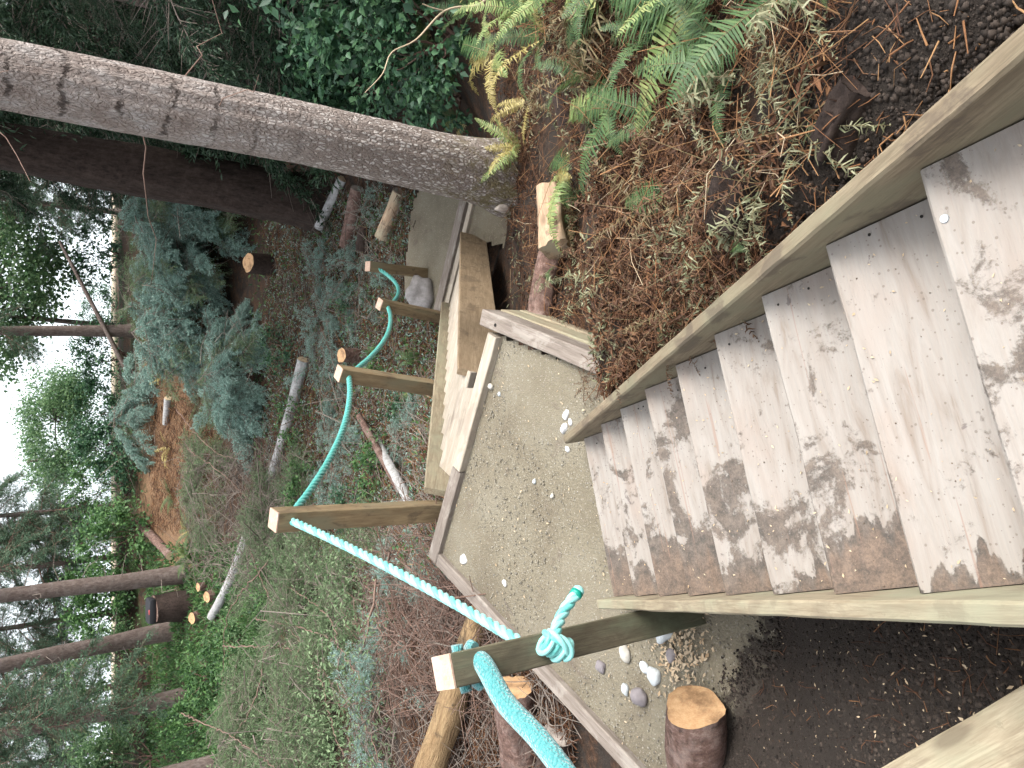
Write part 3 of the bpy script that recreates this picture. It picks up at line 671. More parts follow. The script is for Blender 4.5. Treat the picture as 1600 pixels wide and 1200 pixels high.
# knot and tail on the camera side of the near post
Kn = []
cr = Vector((0, 0, 1)).cross(tocam).normalized()
upv = Vector((0, 0, 1)); kax = (cr*.55 + upv*.83).normalized(); ke1 = tocam; ke2 = kax.cross(ke1).normalized()
for i in range(121):
    u = i/120; a = 2*math.pi*3.1*u; Kn.append(k0 + (ke1*math.cos(a) + ke2*math.sin(a)) * (.040 + .004*math.sin(u*9)) + kax*(-.058 + .116*u))
laid_rope(Kn, .0235, .30, M['rope_lit'], 'knot_strand', rp)
Kc = []
for i in range(61):
    u = i/60; a = -1.9 + 4.0*u; Kc.append(k0 + kax*math.sin(a)*.062 + ke1*(.030 + .052*math.cos(a)*.9) + ke2*(-.034 + .068*u))
laid_rope(Kc, .0235, .26, M['rope_lit'], 'knot_strand', rp)
tail0 = k0 + cr * -.0 + Vector((0, 0, .02)) + tocam * .03
tl = [tail0, tail0 + Vector((.05, .0, .0)), k0 + Vector((.13, .02, -.07)), k0 + Vector((.205, .03, -.165))]
tlp = catmull(tl, .008); laid_rope(tlp, .026, .15, M['rope_lit'], 'tail_strand', rp)
e = tlp[-1]; dd = (tlp[-1] - tlp[-4]).normalized()
mobj('whipping', tube_mesh('whipping', [e - dd*.018 - rp.location, e + dd*.004 - rp.location], .0305, 14, M['whip']), rp)
mobj('frayed_end', tube_mesh('frayed_end', [e + dd*.004 - rp.location, e + dd*.02 - rp.location, e + dd*.032 - rp.location], [.029, .027, .016], 12, M['rope_lit']), rp)
# sleeved rope coming back to the camera's left
UH = NP_B + (NP_T - NP_B) * ((1.60 - .155) / 1.6)
rb = thing('rope', 'thick smooth sleeved turquoise rope leaving the nearest post towards the lower edge', 'rope', UH)
pts = [UH - tocam*.13, UH + tocam * .0, UH + tocam * .075, at(790, 1098, 1.47), at(845, 1158, 1.47), at(905, 1240, 1.50), at(1000, 1390, 1.58), at(1200, 1700, 1.7)]
cpts = catmull(pts, .012)
me = tube_mesh('sleeve', [q - rb.location for q in cpts], .043, 22, M['sleeve'], uv=True); mobj('sleeve', me, rb)
for s in (1, -1):
    c0 = UH + cr * s * .072 + Vector((0, 0, -.01)); lp = [c0 - tocam*.03, c0 + cr*s*.012, c0 + tocam*.03]
    mobj('rope_turn', tube_mesh('rope_turn', [q - rb.location for q in lp], [.02, .024, .02], 10, M['sleeve'], uv=True), rb)
lp = [UH - tocam*.09 + cr*.10, UH - tocam*.105, UH - tocam*.09 - cr*.10]
mobj('rope_turn', tube_mesh('rope_turn', [q - rb.location for q in catmull(lp, .02)], .026, 10, M['sleeve'], uv=True), rb)

# ================================================================== vegetation toolkit
class MB:
    """collects triangles with a material slot each"""
    def __init__(s): s.V = []; s.F = []; s.I = []; s.n = 0
    def add(s, V, F, mi=0):
        V = np.asarray(V, np.float32); F = np.asarray(F, np.int32)
        if F.shape[1] == 4: F = np.r_[F[:, [0, 1, 2]], F[:, [0, 2, 3]]]
        s.V.append(V); s.F.append(F + s.n); s.I.append(np.full(len(F), mi, np.int32)); s.n += len(V)
    def arrays(s): return np.concatenate(s.V), np.concatenate(s.F), np.concatenate(s.I)
    def mesh(s, name, mats, smooth=False):
        V, F, I = s.arrays(); me = npmesh(name, V, F, None, smooth)
        for m_ in mats: me.materials.append(m_)
        if len(me.polygons) == len(I): me.polygons.foreach_set('material_index', I)
        return me
def unit(A): return A / (np.linalg.norm(A, axis=-1, keepdims=True) + 1e-9)
def leaves(P, D, Nn, L, W, fold=.18, mid=.42):
    D = unit(D); S = unit(np.cross(D, Nn)); U = np.cross(S, D); n = len(P)
    L = np.broadcast_to(np.asarray(L, float), (n,))[:, None]; W = np.broadcast_to(np.asarray(W, float), (n,))[:, None]
    V = np.stack([P, P + D*L*mid + S*W*.5 + U*W*fold, P + D*L - U*L*.12, P + D*L*mid - S*W*.5 + U*W*fold], 1).reshape(-1, 3)
    k = np.arange(n)[:, None] * 4; F = np.concatenate([k + [[0, 1, 2]], k + [[0, 2, 3]]])
    return V, F
def sticks(P, D, L, r, bend=.12, taper=.5):
    n = len(P); D = unit(D); S = unit(np.cross(D, rng.normal(size=(n, 3)))); U = np.cross(S, D)
    L = np.broadcast_to(np.asarray(L, float), (n,))[:, None]; r = np.broadcast_to(np.asarray(r, float), (n,))[:, None]
    bd = rng.normal(0, bend, (n, 1)) * L
    rings = []
    for t, o, k in ((0, 0, 1), (.5, 1, .5 + taper/2), (1, 0, taper)):
        c = P + D*L*t + U*bd*o
        for a in (0, 2.094, 4.189): rings.append(c + (S*math.cos(a) + U*math.sin(a)) * r * k)
    V = np.stack(rings, 1).reshape(-1, 3); b = np.arange(n)[:, None] * 9; F = []
    for q in (0, 3):
        for k in range(3): F.append(b + [[q + k, q + (k+1) % 3, q + 3 + (k+1) % 3, q + 3 + k]])
    return V, np.concatenate(F)
def rotm(az, el, roll=0.0):
    return np.array(Matrix.Rotation(az, 3, 'Z') @ Matrix.Rotation(-el, 3, 'Y') @ Matrix.Rotation(roll, 3, 'X'))
def tube_arr(P, rad, seg=6):
    me = tube_mesh('t', P, rad, seg, None, closed_ends=False) if False else None
    P = [Vector(p) for p in P]; n = len(P); V = []; F = []
    T = [(P[min(i+1, n-1)] - P[max(i-1, 0)]).normalized() for i in range(n)]; nrm = T[0].orthogonal().normalized()
    for i in range(n):
        nrm = (nrm - T[i]*nrm.dot(T[i])).normalized(); bn = T[i].cross(nrm)
        for k in range(seg):
            a = 2*math.pi*k/seg; V.append(P[i] + (nrm*math.cos(a) + bn*math.sin(a)) * rad[i])
    for i in range(n - 1):
        for k in range(seg): F.append((i*seg+k, i*seg+(k+1) % seg, (i+1)*seg+(k+1) % seg, (i+1)*seg+k))
    return np.array(V), np.array(F)

# ---- fern fronds (along +x, arching in z)
def frond_mesh(name, L, mat, pairs=30, arch=.16, curl=0.0, wmax=.17, seed=0, droop=.25):
    r = np.random.default_rng(seed); mb = MB()
    s = np.linspace(0, 1, 15); side = r.normal(0, .05)
    rx = lambda t: np.stack([L*t*(1 - .08*t*t), L*side*t*t, L*(arch*np.sin(t*2.2) - arch*.7*t*t*t)], -1)
    C = rx(s); V, F = tube_arr([tuple(c) for c in C], [.0045*(1 - .8*t) for t in s], 3); mb.add(V, F, 1)
    t = np.repeat(np.linspace(.1, .995, pairs), 2); sg = np.tile([1, -1], pairs)
    P = rx(t); T = unit(rx(t + .01) - rx(t - .01)); Yv = np.array([0, 1., 0]); S = unit(np.cross(np.cross(T, Yv), T)) * sg[:, None]; U = unit(np.cross(T, S)) * sg[:, None]
    prof = np.clip((t - .02)/.22, 0, 1)**.7 * (1 - t)**.62 * 1.25
    ln = L * wmax * prof * r.uniform(.85, 1.1, len(t)) + .004
    wd = L / pairs * (.78 if curl < .3 else .5) * (1 - .4*t)
    D = unit(S + T * r.uniform(.18, .42, (len(t), 1)) + U * r.normal(0, .12, (len(t), 1)))
    if curl: D = unit(D + r.normal(0, curl, D.shape) - np.array([0, 0, curl*.8]))
    W = unit(np.cross(D, U + (r.normal(0, curl, U.shape) if curl else 0)))
    dn = -np.abs(droop) * U
    p0a, p0b = P + W*wd[:, None]*.5, P - W*wd[:, None]*.5
    k1 = D * ln[:, None] * .5; k2 = D * ln[:, None]
    if curl:
        ax = r.normal(0, 1, D.shape); k2 = k1 + unit(D*.4 + np.cross(D, ax)*1.0 - np.array([0, 0, .4])) * ln[:, None]*.45
    m1a = P + k1 + W*wd[:, None]*.42 + dn*ln[:, None]*.12; m1b = P + k1 - W*wd[:, None]*.42 + dn*ln[:, None]*.12
    tip = P + k2 + dn*ln[:, None]*.5
    V = np.stack([p0a, p0b, m1b, m1a, tip], 1).reshape(-1, 3); b = np.arange(len(t))[:, None]*5
    mb.add(V, np.concatenate([b + [[0, 1, 2]], b + [[0, 2, 3]], b + [[3, 2, 4]]]), 0)
    return mb.mesh(name, [mat, M['fern_brown']])
FR = {}
for key, mt, cu, pr in (('green', 'fern', 0, 38), ('pale', 'fern_pale', .08, 36), ('yellow', 'fern_yellow', .14, 36), ('brown', 'fern_brown', .45, 32), ('rust', 'fern_rust', .6, 30), ('dry', 'fern_dry', .85, 30)):
    FR[key] = [frond_mesh('frond', 1.0, M[mt], pr, arch=[.16, .24, .08][v], curl=cu, seed=v*7 + len(key), wmax=[.17, .15, .19][v]) for v in range(3)]
def frond(key, base, tip, parent, roll=0.0, name='frond', width=1.0):
    base = Vector(base); tip = Vector(tip); L = (tip - base).length; tip = base + (tip - base)*min(1, .72/L); L = min(L, .72)
    F_ = frame(base, tip); o = bpy.data.objects.new(name, random.choice(FR[key])); COL.objects.link(o)
    return place(o, F_ @ Matrix.Rotation(roll, 4, 'X') @ Matrix.Diagonal((L, L*width, L, 1)), parent)
def fern(label, loc, keys, n, L, group=None, lean=(0, 0), elev=(25, 60), az=(0, 360), name='fern_plant'):
    loc = Vector(loc); t = thing(name, label, 'fern', loc, group)
    for i in range(n):
        a = R(az[0] + (az[1] - az[0]) * (i + random.uniform(-.35, .35)) / n); e = R(random.uniform(*elev)); l = L * random.uniform(.7, 1.15)
        d = Vector((math.cos(a)*math.cos(e) + lean[0], math.sin(a)*math.cos(e) + lean[1], math.sin(e)*.9)).normalized()
        frond(random.choice(keys), loc + Vector((0, 0, .02)), loc + d*l, t, random.uniform(-.4, .4))
    return t

# ---- conifer boughs
def bough_arr(seed, L=1.2, ntw=26, twl=.42, nl=15, ll=.07, lw=.02, flat=.35, hang=.35):
    r = np.random.default_rng(seed); mb = MB()
    s = np.linspace(0, 1, 7); C = lambda t: np.stack([L*t, .12*L*np.sin(t*3 + seed)*t, -hang*L*t*t*.6], -1)
    V, F = tube_arr([tuple(c) for c in C(s)], [.012*(1 - .8*t) for t in s], 4); mb.add(V, F, 1)
    t = np.sort(r.uniform(.08, 1, ntw)); sg = np.where(r.random(ntw) < .5, 1, -1)
    P = C(t); D = unit(np.stack([r.uniform(.5, 1.0, ntw), sg*r.uniform(.5, 1.1, ntw), r.normal(-.1, flat, ntw)], -1))
    tl = twl*L*(1.15 - .75*t)*r.uniform(.6, 1.2, ntw)
    V, F = sticks(P, D, tl, .004, .08, .3); mb.add(V, F, 1)
    u = r.uniform(.05, 1.05, (ntw, nl)); Q = (P[:, None] + D[:, None]*tl[:, None, None]*u[..., None]); Q[..., 2] -= (u**2)*tl[:, None]*hang*.6
    Q = Q.reshape(-1, 3) + r.normal(0, .012*L, (ntw*nl, 3)); DD = np.repeat(D, nl, 0) + r.normal(0, .75, (ntw*nl, 3)); DD[:, 2] -= .15
    V, F = leaves(Q, DD, r.normal(0, 1, DD.shape) + [0, 0, .8], ll*r.uniform(.6, 1.3, len(Q)), lw, .1, .5); mb.add(V, F, 0)
    return mb
BOUGH = {}
def bough_set(key, mats, nvar=4, **kw):
    BOUGH[key] = [bough_arr(11*v + len(key), **kw) for v in range(nvar)]
    return [b.mesh('bough', mats) for b in BOUGH[key]]
BM = {'blue': bough_set('blue', [M['needles'], M['twig_grey']], 5, L=1.0, ntw=52, twl=.38, nl=46, ll=.05, lw=.017, hang=.85),
      'grey': bough_set('grey', [M['needles_grey'], M['twig_grey']], 5, L=1.0, ntw=44, twl=.5, nl=34, ll=.04, lw=.009, flat=.6, hang=.25),
      'greyfine': bough_set('greyfine', [M['needles'], M['twig']], 4, L=1.0, ntw=30, twl=.45, nl=26, ll=.05, lw=.014, flat=.5, hang=.2),
      'mid': bough_set('mid', [M['needles_mid'], M['twig']], 4, L=1.0, ntw=40, twl=.42, nl=34, ll=.05, lw=.011, hang=.8),
      'dark': bough_set('dark', [M['needles_dark'], M['twig_grey']], 4, L=1.0, ntw=40, twl=.45, nl=38, ll=.05, lw=.013, hang=.9)}
def put_bough(key, base, d, L, parent, roll=0.0):
    base = Vector(base); o = bpy.data.objects.new('bough', random.choice(BM[key])); COL.objects.link(o)
    return place(o, frame(base, base + Vector(d)) @ Matrix.Rotation(roll, 4, 'X') @ Matrix.Diagonal((L, L, L, 1)), parent)

def limb(p0, p1, r0, r1, n=6, jig=.05):
    p0 = np.array(p0, float); p1 = np.array(p1, float); L = np.linalg.norm(p1 - p0); P = []
    for k in range(n + 1):
        t = k/n; P.append(p0 + (p1 - p0)*t + rng.normal(0, jig*L/n, 3)*(0 if k in (0,) else 1))
    return tube_arr([tuple(p) for p in P], [r0 + (r1 - r0)*k/n for k in range(n + 1)], 7)

def trunk_mesh(name, P, rad, seg, mat, amp=.03, fr=5.0, flare=None):
    """P local points bottom to top; bark relief modelled on the surface"""
    P = [Vector(p) for p in P]; n = len(P); V = []; F = []
    for i in range(n):
        for k in range(seg):
            a = 2*math.pi*k/seg; r = rad[i]; q = Vector((math.cos(a), math.sin(a), 0))
            nz = mnoise.noise(Vector((q.x*fr*.5, q.y*fr*.5, P[i].z*.9))) * amp*2.2 + abs(mnoise.noise(Vector((q.x*fr*1.7, q.y*fr*1.7, P[i].z*fr*.8)))) * amp
            if flare: r *= 1 + flare*math.exp(-max(0, P[i].z)/.22) * (.35 + .65*max(0, math.sin(a*5 + 1.3))**2)
            V.append(P[i] + q*(r*(1 + nz)))
    for i in range(n - 1):
        for k in range(seg): F.append((i*seg+k, i*seg+(k+1) % seg, (i+1)*seg+(k+1) % seg, (i+1)*seg+k))
    return npmesh(name, [tuple(v) for v in V], F, mat, True)

def conifer(label, base, top, r0, key, z0, z1, nb, bl, bark='bark_thin', group=None, dead=0, name='conifer_tree', seg=14):
    base = Vector(base); top = Vector(top); t = thing(name, label, 'tree', base, group); ax = top - base; H = ax.length
    n = 24; P = [ax*(k/n) for k in range(n + 1)]; P[0] = P[0] - Vector((0, 0, .15))
    mobj('trunk', trunk_mesh('trunk', P, [r0*(1 - .72*k/n) for k in range(n + 1)], seg, M[bark], .05, 5, .25), t)
    for i in range(nb):
        f = z0 + (z1 - z0)*((i + random.random())/nb); p = base + ax*(f/ax.z); a = random.uniform(0, 6.283); l = bl*random.uniform(.6, 1.2)*(1.1 - .6*f/H); e_ = R(random.uniform(-28, 12))
        put_bough(key, p, (math.cos(a)*math.cos(e_), math.sin(a)*math.cos(e_), math.sin(e_)), l, t, random.uniform(-.5, .5))
    for i in range(dead):
        f = random.uniform(.5, max(z0, 3.0)); p = ax*(f/ax.z); a = random.uniform(0, 6.283); l = random.uniform(.3, 1.3)
        V, F = limb(p, p + Vector((math.cos(a)*l, math.sin(a)*l, -.15*l)), .012, .003, 4, .2); mobj('dead_twig', npmesh('dead_twig', V, F, M['twig_grey']), t)
    return t

def bush(label, base, rx, ry, h, nleaf, size, mat, name='shrub', group=None, cl=26, lift=.15, cat='shrub', stems=9, leafw=.62, droop=.2):
    base = Vector(base); t = thing(name, label, cat, base, group); r = rng; mb = MB()
    c = unit(r.normal(size=(cl, 3))) * (r.uniform(.35, 1, (cl, 1))**.5); c[:, 2] = np.abs(c[:, 2])
    c = c * [rx, ry, h] + [0, 0, lift*h]; c[:, 2] = np.minimum(c[:, 2], h)
    wt = r.dirichlet(np.ones(cl)*2.5); k = r.choice(cl, nleaf, p=wt); rad = min(rx, ry, h)*.34
    off = r.normal(0, 1, (nleaf, 3)); off = unit(off) * np.abs(r.normal(0, .8, (nleaf, 1))); P = c[k] + off*rad
    out = unit(P - np.array([0, 0, h*.3])); D = out*.7 + r.normal(0, .6, P.shape) - [0, 0, droop]; Nn = np.array([0, 0, 1.]) + out*.5 + r.normal(0, .35, P.shape)
    P[:, 2] = np.maximum(P[:, 2], .02)
    L = size*r.uniform(.6, 1.3, nleaf); V, F = leaves(P, D, Nn, L, L*leafw, .14); mb.add(V, F, 0)
    o = mobj('foliage', mb.mesh('foliage', [M[mat]]), t); o['kind'] = 'stuff'
    ms = MB()
    for i in range(stems):
        V, F = limb(r.normal(0, .06*rx, 3)*[1, 1, 0], c[i % cl]*.95, .012 + .006*h, .003, 5, .15); ms.add(V, F)
    mobj('stems', ms.mesh('stems', [M['twig']]), t)
    return t

# ---- logs, stumps
def log(name, label, a, b, r0, r1, bark, cut, cat='log', group=None, seg=28, kink=.0, lump=.05):
    a = Vector(a); b = Vector(b); t = thing(name, label, cat, a, group); L = (b - a).length; n = max(4, int(L/.15)); F_ = frame(a, b, (0, 0, 1) if abs((b - a).normalized().z) < .9 else (0, 1, 0))
    V = []; Fc = []; sd = random.uniform(0, 50)
    for i in range(n + 1):
        u = i/n; r = r0 + (r1 - r0)*u; ky = kink*math.sin(u*3.1)*L
        for k in range(seg):
            an = 2*math.pi*k/seg; nz = 1 + lump*2*mnoise.noise(Vector((math.cos(an)*1.4 + sd, math.sin(an)*1.4, u*L*3))) + lump*mnoise.noise(Vector((math.cos(an)*5, math.sin(an)*5 + sd, u*L*9)))
            V.append((u*L, math.cos(an)*r*nz + ky, math.sin(an)*r*nz))
    for i in range(n):
        for k in range(seg): Fc.append((i*seg+k, i*seg+(k+1) % seg, (i+1)*seg+(k+1) % seg, (i+1)*seg+k))
    place_ = lambda o: place(o, F_, t)
    o = bpy.data.objects.new('bark', npmesh('bark', V, Fc, M[bark], True)); COL.objects.link(o); place_(o)
    for e_, off in ((0, .0), (n, -.0)):
        ring = [V[e_*seg + k] for k in range(seg)]; cx = ring[0][0] + off; cy = sum(p[1] for p in ring)/seg; cz_ = sum(p[2] for p in ring)/seg
        VV = [(cx, cy, cz_)] + [(cx + random.uniform(-.003, .003), cy + (p[1]-cy)*.998, cz_ + (p[2]-cz_)*.998) for p in ring]
        FF = [(0, 1 + k, 1 + (k+1) % seg) for k in range(seg)]
        c = bpy.data.objects.new('cut_end', npmesh('cut_end', VV, FF, M[cut])); COL.objects.link(c); place_(c)
    return t
def glog(name, label, pa, pb, r0, r1, bark, cut, za=0, zb=0, **kw):
    a = hit(*pa); b = hit(*pb); a.z += r0*.7 + za; b.z += r1*.7 + zb
    return log(name, label, a, b, r0, r1, bark, cut, **kw)
def stump(label, px_, r, h, bark, cut, tilt=(0, 0), group=None, loc=None):
    p = Vector(loc) if loc else hit(*px_); return log('tree_stump', label, p - Vector((0, 0, .15)), p + Vector((tilt[0], tilt[1], h)), r*1.12, r, bark, cut, cat='stump', group=group, lump=.09)
def rock(label, p, size, mat, group=None, flat=.6, name='stone', rot=None):
    bm = bmesh.new(); bmesh.ops.create_icosphere(bm, subdivisions=3, radius=1); sd = random.uniform(0, 99)
    ax = (random.uniform(.8, 1.15), random.uniform(.6, .9), flat); amp = .55 if name == 'boulder' else .28
    for v in bm.verts:
        q = v.co.copy(); k = 1 + amp*mnoise.noise(q*1.1 + Vector((sd, 0, 0))) + .1*mnoise.noise(q*2.7 + Vector((0, sd, 0))); v.co = Vector((q.x*ax[0], q.y*ax[1], q.z*ax[2]))*k*size
    me = bpy.data.meshes.new(name); bm.to_mesh(me); bm.free(); me.materials.append(M[mat]); me.polygons.foreach_set('use_smooth', [True]*len(me.polygons))
    o = mobj(name, me); o.location = Vector(p) + Vector((0, 0, size*flat*.55)); o.rotation_euler = (random.uniform(-.15, .15), random.uniform(-.15, .15), random.uniform(0, 6.28) if rot is None else rot)
    return tag(o, label, 'stone' if name == 'stone' else name, group)

# ================================================================== trees
HB = Vector((1.76, 5.75, -.9))
bt = thing('fir_tree', 'large grey-barked fir trunk rising beside the lower stairs', 'tree', HB)
zs = np.r_[np.arange(-.2, 5.2, .022), np.linspace(5.3, 17, 40)]
def rbig(z): return .185 + .045*math.exp(-max(z, 0)/1.3) + .055*max(0, 1 - z/5)*.6 if z < 5 else max(.05, .186*(1 - (z - 5)/14))
me = trunk_mesh('trunk', [(.012*z + .01*math.sin(z*.9), -.008*z, z) for z in zs], [rbig(z) for z in zs], 120, M['bark_big'], .035, 7, .35); mobj('trunk', me, bt)
for i in range(30):
    z = random.uniform(11, 16.5); a = random.uniform(0, 6.283); e_ = R(random.uniform(-25, 10))
    put_bough('mid', HB + Vector((0, 0, z)), (math.cos(a)*math.cos(e_), math.sin(a)*math.cos(e_), math.sin(e_)), random.uniform(1.2, 2.2)*(1.2 - .06*(z - 8)), bt)
for i in range(12):
    z = random.uniform(2.4, 7); a = random.uniform(0, 6.283); l = random.uniform(.3, 1.0); V, F = limb((0, 0, z), (math.cos(a)*(l+.18), math.sin(a)*(l+.18), z - .3*l), .006, .0015, 6, .3); mobj('dead_twig', npmesh('dead_twig', V, F, M['twig']), bt)
kp = at(785, 326, -.72); rk = rock('x', kp, .07, 'pebble_grey'); rk.name = 'root_stub'; 
for k_ in ('label', 'category'): del rk[k_]
rk.parent = bt; rk.location = kp - HB; rk.scale = (.6, .6, 1.7); rk.data.materials[0] = M['cut_grey']

B2 = hit(500, 318)
t2 = thing('old_tree', 'massive dark red-brown trunk half hidden behind the grey fir', 'tree', B2)
tp = atY(60, 238, B2.y + .5) - B2
me = trunk_mesh('trunk', [tuple(tp*(k/60)*2.4) if k else (0, 0, -.3) for k in range(61)], [.47*(1 - .5*k/60) for k in range(61)], 48, M['bark_dark'], .05, 7, .4); mobj('trunk', me, t2)
for i in range(26):
    p = B2 + tp*random.uniform(1.25, 2.4); a = random.uniform(0, 6.283); e_ = R(random.uniform(-30, 5))
    put_bough('dark', p, (math.cos(a)*math.cos(e_), math.sin(a)*math.cos(e_), math.sin(e_)), random.uniform(1.5, 3.0), t2)
def vtop(base, x, y): return atY(x, y, base.y)
T1 = hit(288, 898); conifer('slender grey-brown trunk beside the stump with the bag, right of its neighbour', T1, T1 + (vtop(T1, 0, 931) - T1)*2.3, .235, 'mid', 5.2, 12, 26, 1.9, dead=14)
T2 = hit(268, 986); conifer('slender curved grey-brown trunk just left of the stump with the bag', T2, T2 + (vtop(T2, 0, 1040) - T2)*2.3, .25, 'mid', 5.2, 12, 26, 1.9, dead=14)
T3 = hit(290, 1088); conifer('slim trunk veiled by blue-green boughs at the left of the clearing', T3, T3 + (vtop(T3, 0, 1148) - T3)*2.2, .21, 'mid', 1.6, 11, 60, 1.7, dead=8)
T4 = hit(208, 517); conifer('straight dark trunk standing behind the bough heap', T4, T4 + (vtop(T4, 60, 517) - T4)*3, .20, 'mid', 3.0, 10, 26, 1.8)
T5 = hit(335, 1195); conifer('brown trunk at the far left edge of the clearing', T5, T5 + (vtop(T5, 150, 1235) - T5)*3, .2, 'mid', 4, 9, 16, 1.8)
a = hit(215, 612); b = atY(118, 425, a.y + .3); log('leaning_snag', 'thin dead trunk leaning across the straight dark tree', a - (b - a)*.02, a + (b - a)*1.25, .085, .045, 'bark_thin', 'cut_grey', cat='dead tree', seg=10)

# dark conifers closing the right side
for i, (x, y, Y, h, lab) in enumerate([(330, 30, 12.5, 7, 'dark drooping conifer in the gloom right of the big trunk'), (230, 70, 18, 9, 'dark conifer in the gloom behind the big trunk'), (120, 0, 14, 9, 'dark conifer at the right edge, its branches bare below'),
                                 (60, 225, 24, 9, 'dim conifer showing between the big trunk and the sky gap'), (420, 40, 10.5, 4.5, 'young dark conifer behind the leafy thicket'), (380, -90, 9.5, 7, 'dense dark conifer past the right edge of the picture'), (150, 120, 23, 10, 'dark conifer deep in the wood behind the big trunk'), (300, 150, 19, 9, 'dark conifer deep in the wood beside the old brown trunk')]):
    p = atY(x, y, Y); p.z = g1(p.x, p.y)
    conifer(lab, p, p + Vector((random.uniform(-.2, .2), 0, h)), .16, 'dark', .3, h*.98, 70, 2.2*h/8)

# broadleaf tree against the bright water
def broadleaf(label, base, H, spread, nl, size, mat, limbs, crown_c, name='broadleaf_tree', cl=40, r0=.14):
    base = Vector(base); t = thing(name, label, 'tree', base); ms = MB()
    for pts, ra, rb_ in limbs:
        P = catmull([Vector(p) for p in pts], .25); k = len(P); V, F = tube_arr([tuple(p) for p in P], [ra + (rb_ - ra)*i/(k-1) for i in range(k)], 8); ms.add(V, F)
    ends = [np.array(l[0][-1]) for l in limbs]
    c = unit(rng.normal(size=(cl, 3))) * rng.uniform(.3, 1, (cl, 1))**.5 * spread + crown_c
    for q in c[::2]:
        e_ = min(ends, key=lambda v: np.linalg.norm(v - q)); V, F = limb(e_, q, .03, .006, 5, .2); ms.add(V, F)
    mobj('trunk', ms.mesh('trunk', [M['bark_thin']], True), t)
    k = rng.choice(cl, nl); P = c[k] + rng.normal(0, .42, (nl, 3))*[1, 1, .8]
    D = rng.normal(0, 1, P.shape) - [0, 0, .5]; V, F = leaves(P, D, rng.normal(0, .6, P.shape) + [0, 0, 1], size*rng.uniform(.6, 1.3, nl), size*.75, .12)
    mb = MB(); mb.add(V, F); o = mobj('crown', mb.mesh('crown', [M[mat]]), t); o['kind'] = 'stuff'; return t
mb_ = hit(178, 722); mz = atY(60, 690, mb_.y) - mb_
broadleaf('forked light green broadleaf tree leaning over the water view', mb_, 6, np.array([3.8, 1.8, 1.9]), 19000, .15, 'leaf_tree',
    [([(0, 0, -.2), (.0, 0, .6), (-.1, 0, 1.2)], .13, .11), ([(-.1, 0, 1.2), (.05, .1, 2.0), (.25, .1, 3.2), (.3, 0, 4.5)], .10, .05), ([(-.1, 0, 1.2), (-.45, 0, 1.8), (-.9, .1, 2.6)], .075, .03), ([(.2, 0, 2.4), (1.2, .2, 3.0), (2.6, .1, 3.1)], .06, .03)],
    np.array([2.0, .0, 3.0]), cl=95)
bb = hit(190, 600); broadleaf('airy pale green broadleaf crown left of the sky gap', bb + Vector((2.0, 1.0, 0)), 6, np.array([2.8, 1.5, 1.5]), 11000, .15, 'leaf_tree',
    [([(0, 0, -.2), (.1, 0, 1.5), (.2, 0, 3.2), (.3, 0, 4.5)], .10, .05)], np.array([1.2, 0, 3.2]), cl=50)

# conifers beyond, their thin drooping boughs against the pale water
for i, (x, y, Y, h, lab) in enumerate([(190, 830, 33, 8, 'hazy fir far behind the right twin trunk'), (185, 1010, 33, 8, 'hazy fir far behind the left twin trunk'), (185, 1115, 32, 8, 'hazy fir far behind the veiled trunk'), (195, 790, 31, 8, 'sparse fir between the fork and the twin trunks'), (180, 870, 30, 8, 'sparse fir rising behind the right one of the twin trunks'), (185, 955, 31, 8, 'sparse fir filling the gap between the twin trunks'),
                               (190, 1070, 29, 8, 'sparse fir left of the twin trunks'), (190, 1160, 28, 8, 'sparse fir at the far left against the water'), (170, 330, 30, 8, 'sparse fir beside the sky gap left of the big trunk'), (200, 250, 27, 8, 'sparse fir right behind the big trunk')]):
    p = atY(x, y, Y); p.z = g1(p.x, p.y); conifer(lab, p, p + Vector((0, 0, h)), .1, 'mid', 1.6, h*.8, 44, 1.9)

# ================================================================== thickets and shrubs
def gb(x, y, Y=None):
    if Y is None: return hit(x, y)
    p = atY(x, y, Y); p.z = g1(p.x, p.y); return p
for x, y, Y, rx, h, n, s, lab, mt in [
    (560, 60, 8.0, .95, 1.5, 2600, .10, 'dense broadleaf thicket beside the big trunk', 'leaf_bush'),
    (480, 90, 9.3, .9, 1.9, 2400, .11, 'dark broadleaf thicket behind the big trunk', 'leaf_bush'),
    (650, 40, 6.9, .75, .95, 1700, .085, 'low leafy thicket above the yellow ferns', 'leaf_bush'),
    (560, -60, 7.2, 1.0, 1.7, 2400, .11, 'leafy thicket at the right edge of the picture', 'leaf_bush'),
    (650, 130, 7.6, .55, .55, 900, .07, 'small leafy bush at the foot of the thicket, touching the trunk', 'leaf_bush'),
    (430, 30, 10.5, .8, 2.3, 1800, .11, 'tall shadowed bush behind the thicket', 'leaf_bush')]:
    bush(lab, gb(x, y, Y), rx, rx*.8, h, n, s, mt, name='thicket', cl=34)
